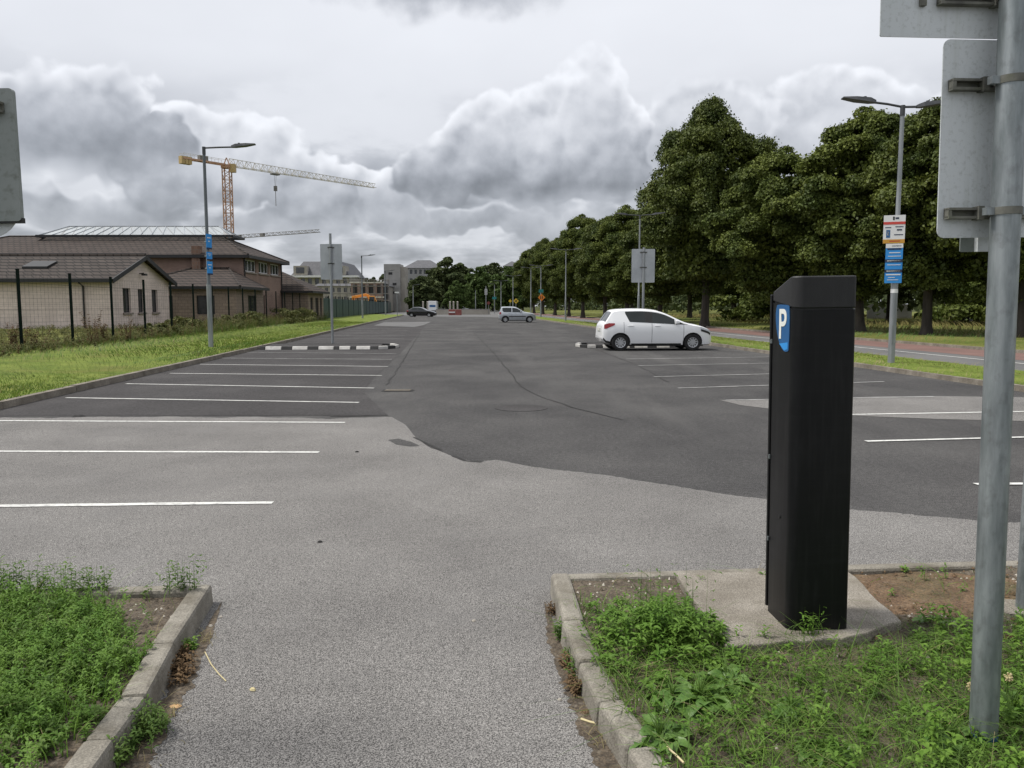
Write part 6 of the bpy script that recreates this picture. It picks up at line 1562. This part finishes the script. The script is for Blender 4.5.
def tall_weed():
    c = G(664, 640, .1); t = thing('tall_weed', 'bushy tall green weed with thin upright shoots beside the concrete slab', 'weed', c); gg = np.random.default_rng(320); n = 150
    r = np.stack([gg.normal(size=n) * .13, gg.normal(size=n) * .15, np.zeros(n)], 1); hs = (.08 + .16 * gg.random(n)) * np.exp(-(r[:, 0] ** 2 + r[:, 1] ** 2) / .07); V, Fq = join(feather(r, hs, 321, 10, .045, .012)); npmesh('foliage', V, Fq, 'feather_leaf', t)
    r = np.stack([.10 * gg.normal(size=14), .06 + .10 * gg.normal(size=14), np.zeros(14)], 1); V, Fq = join(feather(r, .24 + .16 * gg.random(14), 322, 7, .03, .008)); npmesh('shoot', V, Fq, 'blade_green', t)
tall_weed()
def base_sprig():
    c = G(800, 634, SLZ); t = thing('grass_sprig', 'sparse arching grass sprig at the foot of the black parking machine', 'weed', c); gg = np.random.default_rng(330); n = 26
    r = np.stack([gg.normal(size=n) * .06, gg.normal(size=n) * .015 - .012, np.zeros(n)], 1); V, Fq = blades(r, .05 + .09 * gg.random(n), np.full(n, .004), 1.5, 331, 4); npmesh('blades', V, Fq, 'blade_green', t)
    r = r[:6]; V, Fq = join(feather(r, .06 + .08 * gg.random(6), 332, 4, .04, .008)); npmesh('stems', V, Fq, 'feather_leaf', t)
base_sprig()
def clover(px, py, h, lab):
    c = G(px, py, .1); t = thing('clover_flower', lab, 'flower', c, 0, 'pale clover heads by the signpost'); mb = MB(); mb.tube([(0, 0, 0), (.01, 0, h)], .002, 5); mb.build('stalk', 'blade_green', t); mb = MB(); gg = np.random.default_rng(px)
    for k in range(26):
        d = Vector(gg.normal(size=3)).normalized(); q = Vector((.01, 0, h)) + d * .011; mb.bar(q - d * .004, q + d * .006, .004)
    mb.build('flower_head', 'straw', t)
clover(966, 730, .16, 'pale clover head left of the thick signpost foot'); clover(1003, 722, .17, 'pale clover head right of the thick signpost foot')
# lawn on the verges
def verge_blades(n, u0, u1, v0, v1, zf, h, w, m, seed, bias=1.6):
    gg = np.random.default_rng(seed); u = u0 + (u1 - u0) * gg.random(n); v = v0 + (v1 - v0) * gg.random(n) ** bias; c, s = math.cos(TH), math.sin(TH)
    Pn = np.stack([u * c - v * s, u * s + v * c, np.array([zf(a) for a in u])], 1); hh = h * (.5 + gg.random(n)); grassmesh('grass', [blades(Pn, hh, np.full(n, w) * (1 + v / 40), .8, seed, 2)], m)
verge_blades(26000, -12.6, -7.02, 10, 75, z_verge, .055, .012, 'blade_lawn', 401); verge_blades(5000, -8.0, -6.95, 10, 60, z_verge, .05, .012, 'blade_green', 402)
verge_blades(15000, 10.85, 13.1, 10, 75, lambda u: .105, .06, .014, 'blade_lawn', 403); verge_blades(1500, 10.8, 13.15, 10, 70, lambda u: .105, .11, .014, 'blade_dry', 404)
verge_blades(9000, 24, 60, 22, 110, lambda u: .15, .40, .03, 'tall_dry', 405, 1.2); verge_blades(8000, 20, 45, 18, 90, lambda u: .15, .16, .03, 'blade_green', 406, 1.2)
verge_blades(2600, -12.4, -7.1, 10, 60, z_verge, .13, .014, 'blade_green', 407); verge_blades(1300, -12.4, -6.95, 10, 60, z_verge, .12, .012, 'blade_dry', 408)
# rough growth along the fence
def fence_weeds():
    gg = np.random.default_rng(500); n = 3600; v = 10 + 75 * gg.random(n) ** 1.35; u = -12.9 + gg.normal(size=n) * .55; c, s = math.cos(TH), math.sin(TH); z = np.full(n, .22)
    prof = .24 + .52 * np.clip((v - 33) / 14, 0, 1); hs = prof * (.35 + .9 * gg.random(n)); r = np.stack([u * c - v * s, u * s + v * c, z], 1); a = gg.random(n) < .45
    grassmesh('rough_growth', feather(r[a], hs[a], 501, 9, .10, .032), 'weed_olive'); q = gg.random(n) < .16; grassmesh('rough_growth', feather(r[q], hs[q] * 1.15, 506, 12, .06, .03), 'weed_brown'); grassmesh('rough_growth', [blades(np.repeat(r[~a], 4, 0) + gg.normal(size=(4 * (~a).sum(), 3)) * [.15, .15, 0], np.repeat(hs[~a], 4) * .9, np.full(4 * (~a).sum(), .016), .6, 502, 3)], 'tall_dry'); grassmesh('rough_growth', [blades(np.repeat(r, 3, 0) + gg.normal(size=(3 * n, 3)) * [.25, .25, 0], np.repeat(hs, 3) * .75, np.full(3 * n, .016), .6, 505, 3)], 'blade_green')
    n = 5000; v = 12 + 50 * gg.random(n); u = -14 - 14 * gg.random(n); r = np.stack([u * c - v * s, u * s + v * c, np.full(n, .22)], 1); grassmesh('rough_growth', [blades(r, .15 + .3 * gg.random(n), np.full(n, .02), .7, 503, 2)], 'tall_dry')
    n = 1500; v = 12 + 50 * gg.random(n); u = -14 - 9 * gg.random(n); r = np.stack([u * c - v * s, u * s + v * c, np.full(n, .22)], 1); grassmesh('rough_growth', feather(r, .12 + .25 * gg.random(n), 504, 7, .12, .04), 'weed_olive')
fence_weeds()
for k, (px, d, h, lab) in enumerate(((93, 28.5, 1.35, 'tall rusty brown dock stalk against the pale bungalow wall'), (126, 31, 1.1, 'brown dock stalk left of the gable windows'), (11, 24.6, 1.0, 'brown dock stalk nearest the left edge by the fence'), (104, 30, .85, 'short brown dock stalk right of the tallest one'), (31, 26, .8, 'short brown weed stalk beside the first fence post'))):
    c = P(px, 340, d); t = thing('dock_stalk', lab, 'weed', (c.x, d, .2), 0, 'brown dock stalks along the fence'); gg = np.random.default_rng(600 + k); n = 7
    r = gg.normal(size=(n, 3)) * [.12, .12, 0]; V, Fq = join(feather(r, h * (.6 + .4 * gg.random(n)), 610 + k, 16, .09, .05)); npmesh('seed_heads', V, Fq, 'weed_brown', t); V, Fq = blades(r, np.full(n, h * .8), np.full(n, .02), .2, 620 + k); npmesh('stem', V, Fq, 'weed_brown', t)
for k, (px, d, w, h, lab) in enumerate(((182, 42, 1.8, .95, 'scrubby bush against the fence left of the street lamp'), (225, 48, 2.2, 1.0, 'scrubby bush along the fence right of the street lamp'), (258, 54, 2.2, 1.2, 'scrubby bush by the fence below the brick building'), (290, 62, 2.4, 1.3, 'scrubby bush by the fence in front of the low brown roof'), (305, 70, 2.4, 1.3, 'scrubby bush where the fence meets the teal hoarding'), (160, 37, 1.6, .7, 'low bush against the fence below the gable'))):
    shrub(lab, px, 320, d, w, h, 1500, .13, 650 + k, 'weed_olive', grp='scrubby bushes along the fence')

# loose stones and dry bits on the bare soil
def bits(name, fn_in, bx, zf, n, dens, size, m, seed):
    P0 = scatter(n, fn_in, bx, zf, dens, seed); gg = np.random.default_rng(seed); n = len(P0); s = size * (.4 + gg.random(n) ** 2 * 1.6); T = np.array([(1, 0, 0), (-.5, .87, 0), (-.5, -.87, 0), (0, 0, .8)])
    a = gg.random(n) * 6.28; rot = np.stack([np.stack([np.cos(a), -np.sin(a)], 1), np.stack([np.sin(a), np.cos(a)], 1)], 1); V = np.repeat(T[None], n, 0) * (1 + .5 * gg.normal(size=(n, 4, 3)) * .5); V[:, :, :2] = np.einsum('nij,nkj->nki', rot, V[:, :, :2] * [1, .65]); V = V * s[:, None, None] + P0[:, None] + [0, 0, .006]
    F3 = np.array([(0, 1, 3), (1, 2, 3), (2, 0, 3)]); Fq = (np.arange(n)[:, None, None] * 4 + F3).reshape(-1, 3); stuff(npmesh(name, V.reshape(-1, 3), Fq, m))
bits('soil_stones', LB_in, bxL, LB_z, 900, lambda x, y: 1, .007, 'pebble', 701); bits('soil_stones', RB_in, bxR, RB_z, 1100, lambda x, y: 1 if topx(x, y)[1] < 625 or topx(x, y)[0] < 700 else .25, .008, 'pebble', 702)
bits('soil_clods', RB_in, bxR, RB_z, 1600, lambda x, y: 1, .010, 'soil', 703); bits('soil_clods', LB_in, bxL, LB_z, 1300, lambda x, y: 1, .010, 'soil', 704)
bits('soil_clods', RB_in, bxR, lambda x, y: RB_z(x, y) + .01, 900, lambda x, y: 1 if topx(x, y)[0] > 860 and topx(x, y)[1] < 640 else 0, .011, 'red_soil', 705)
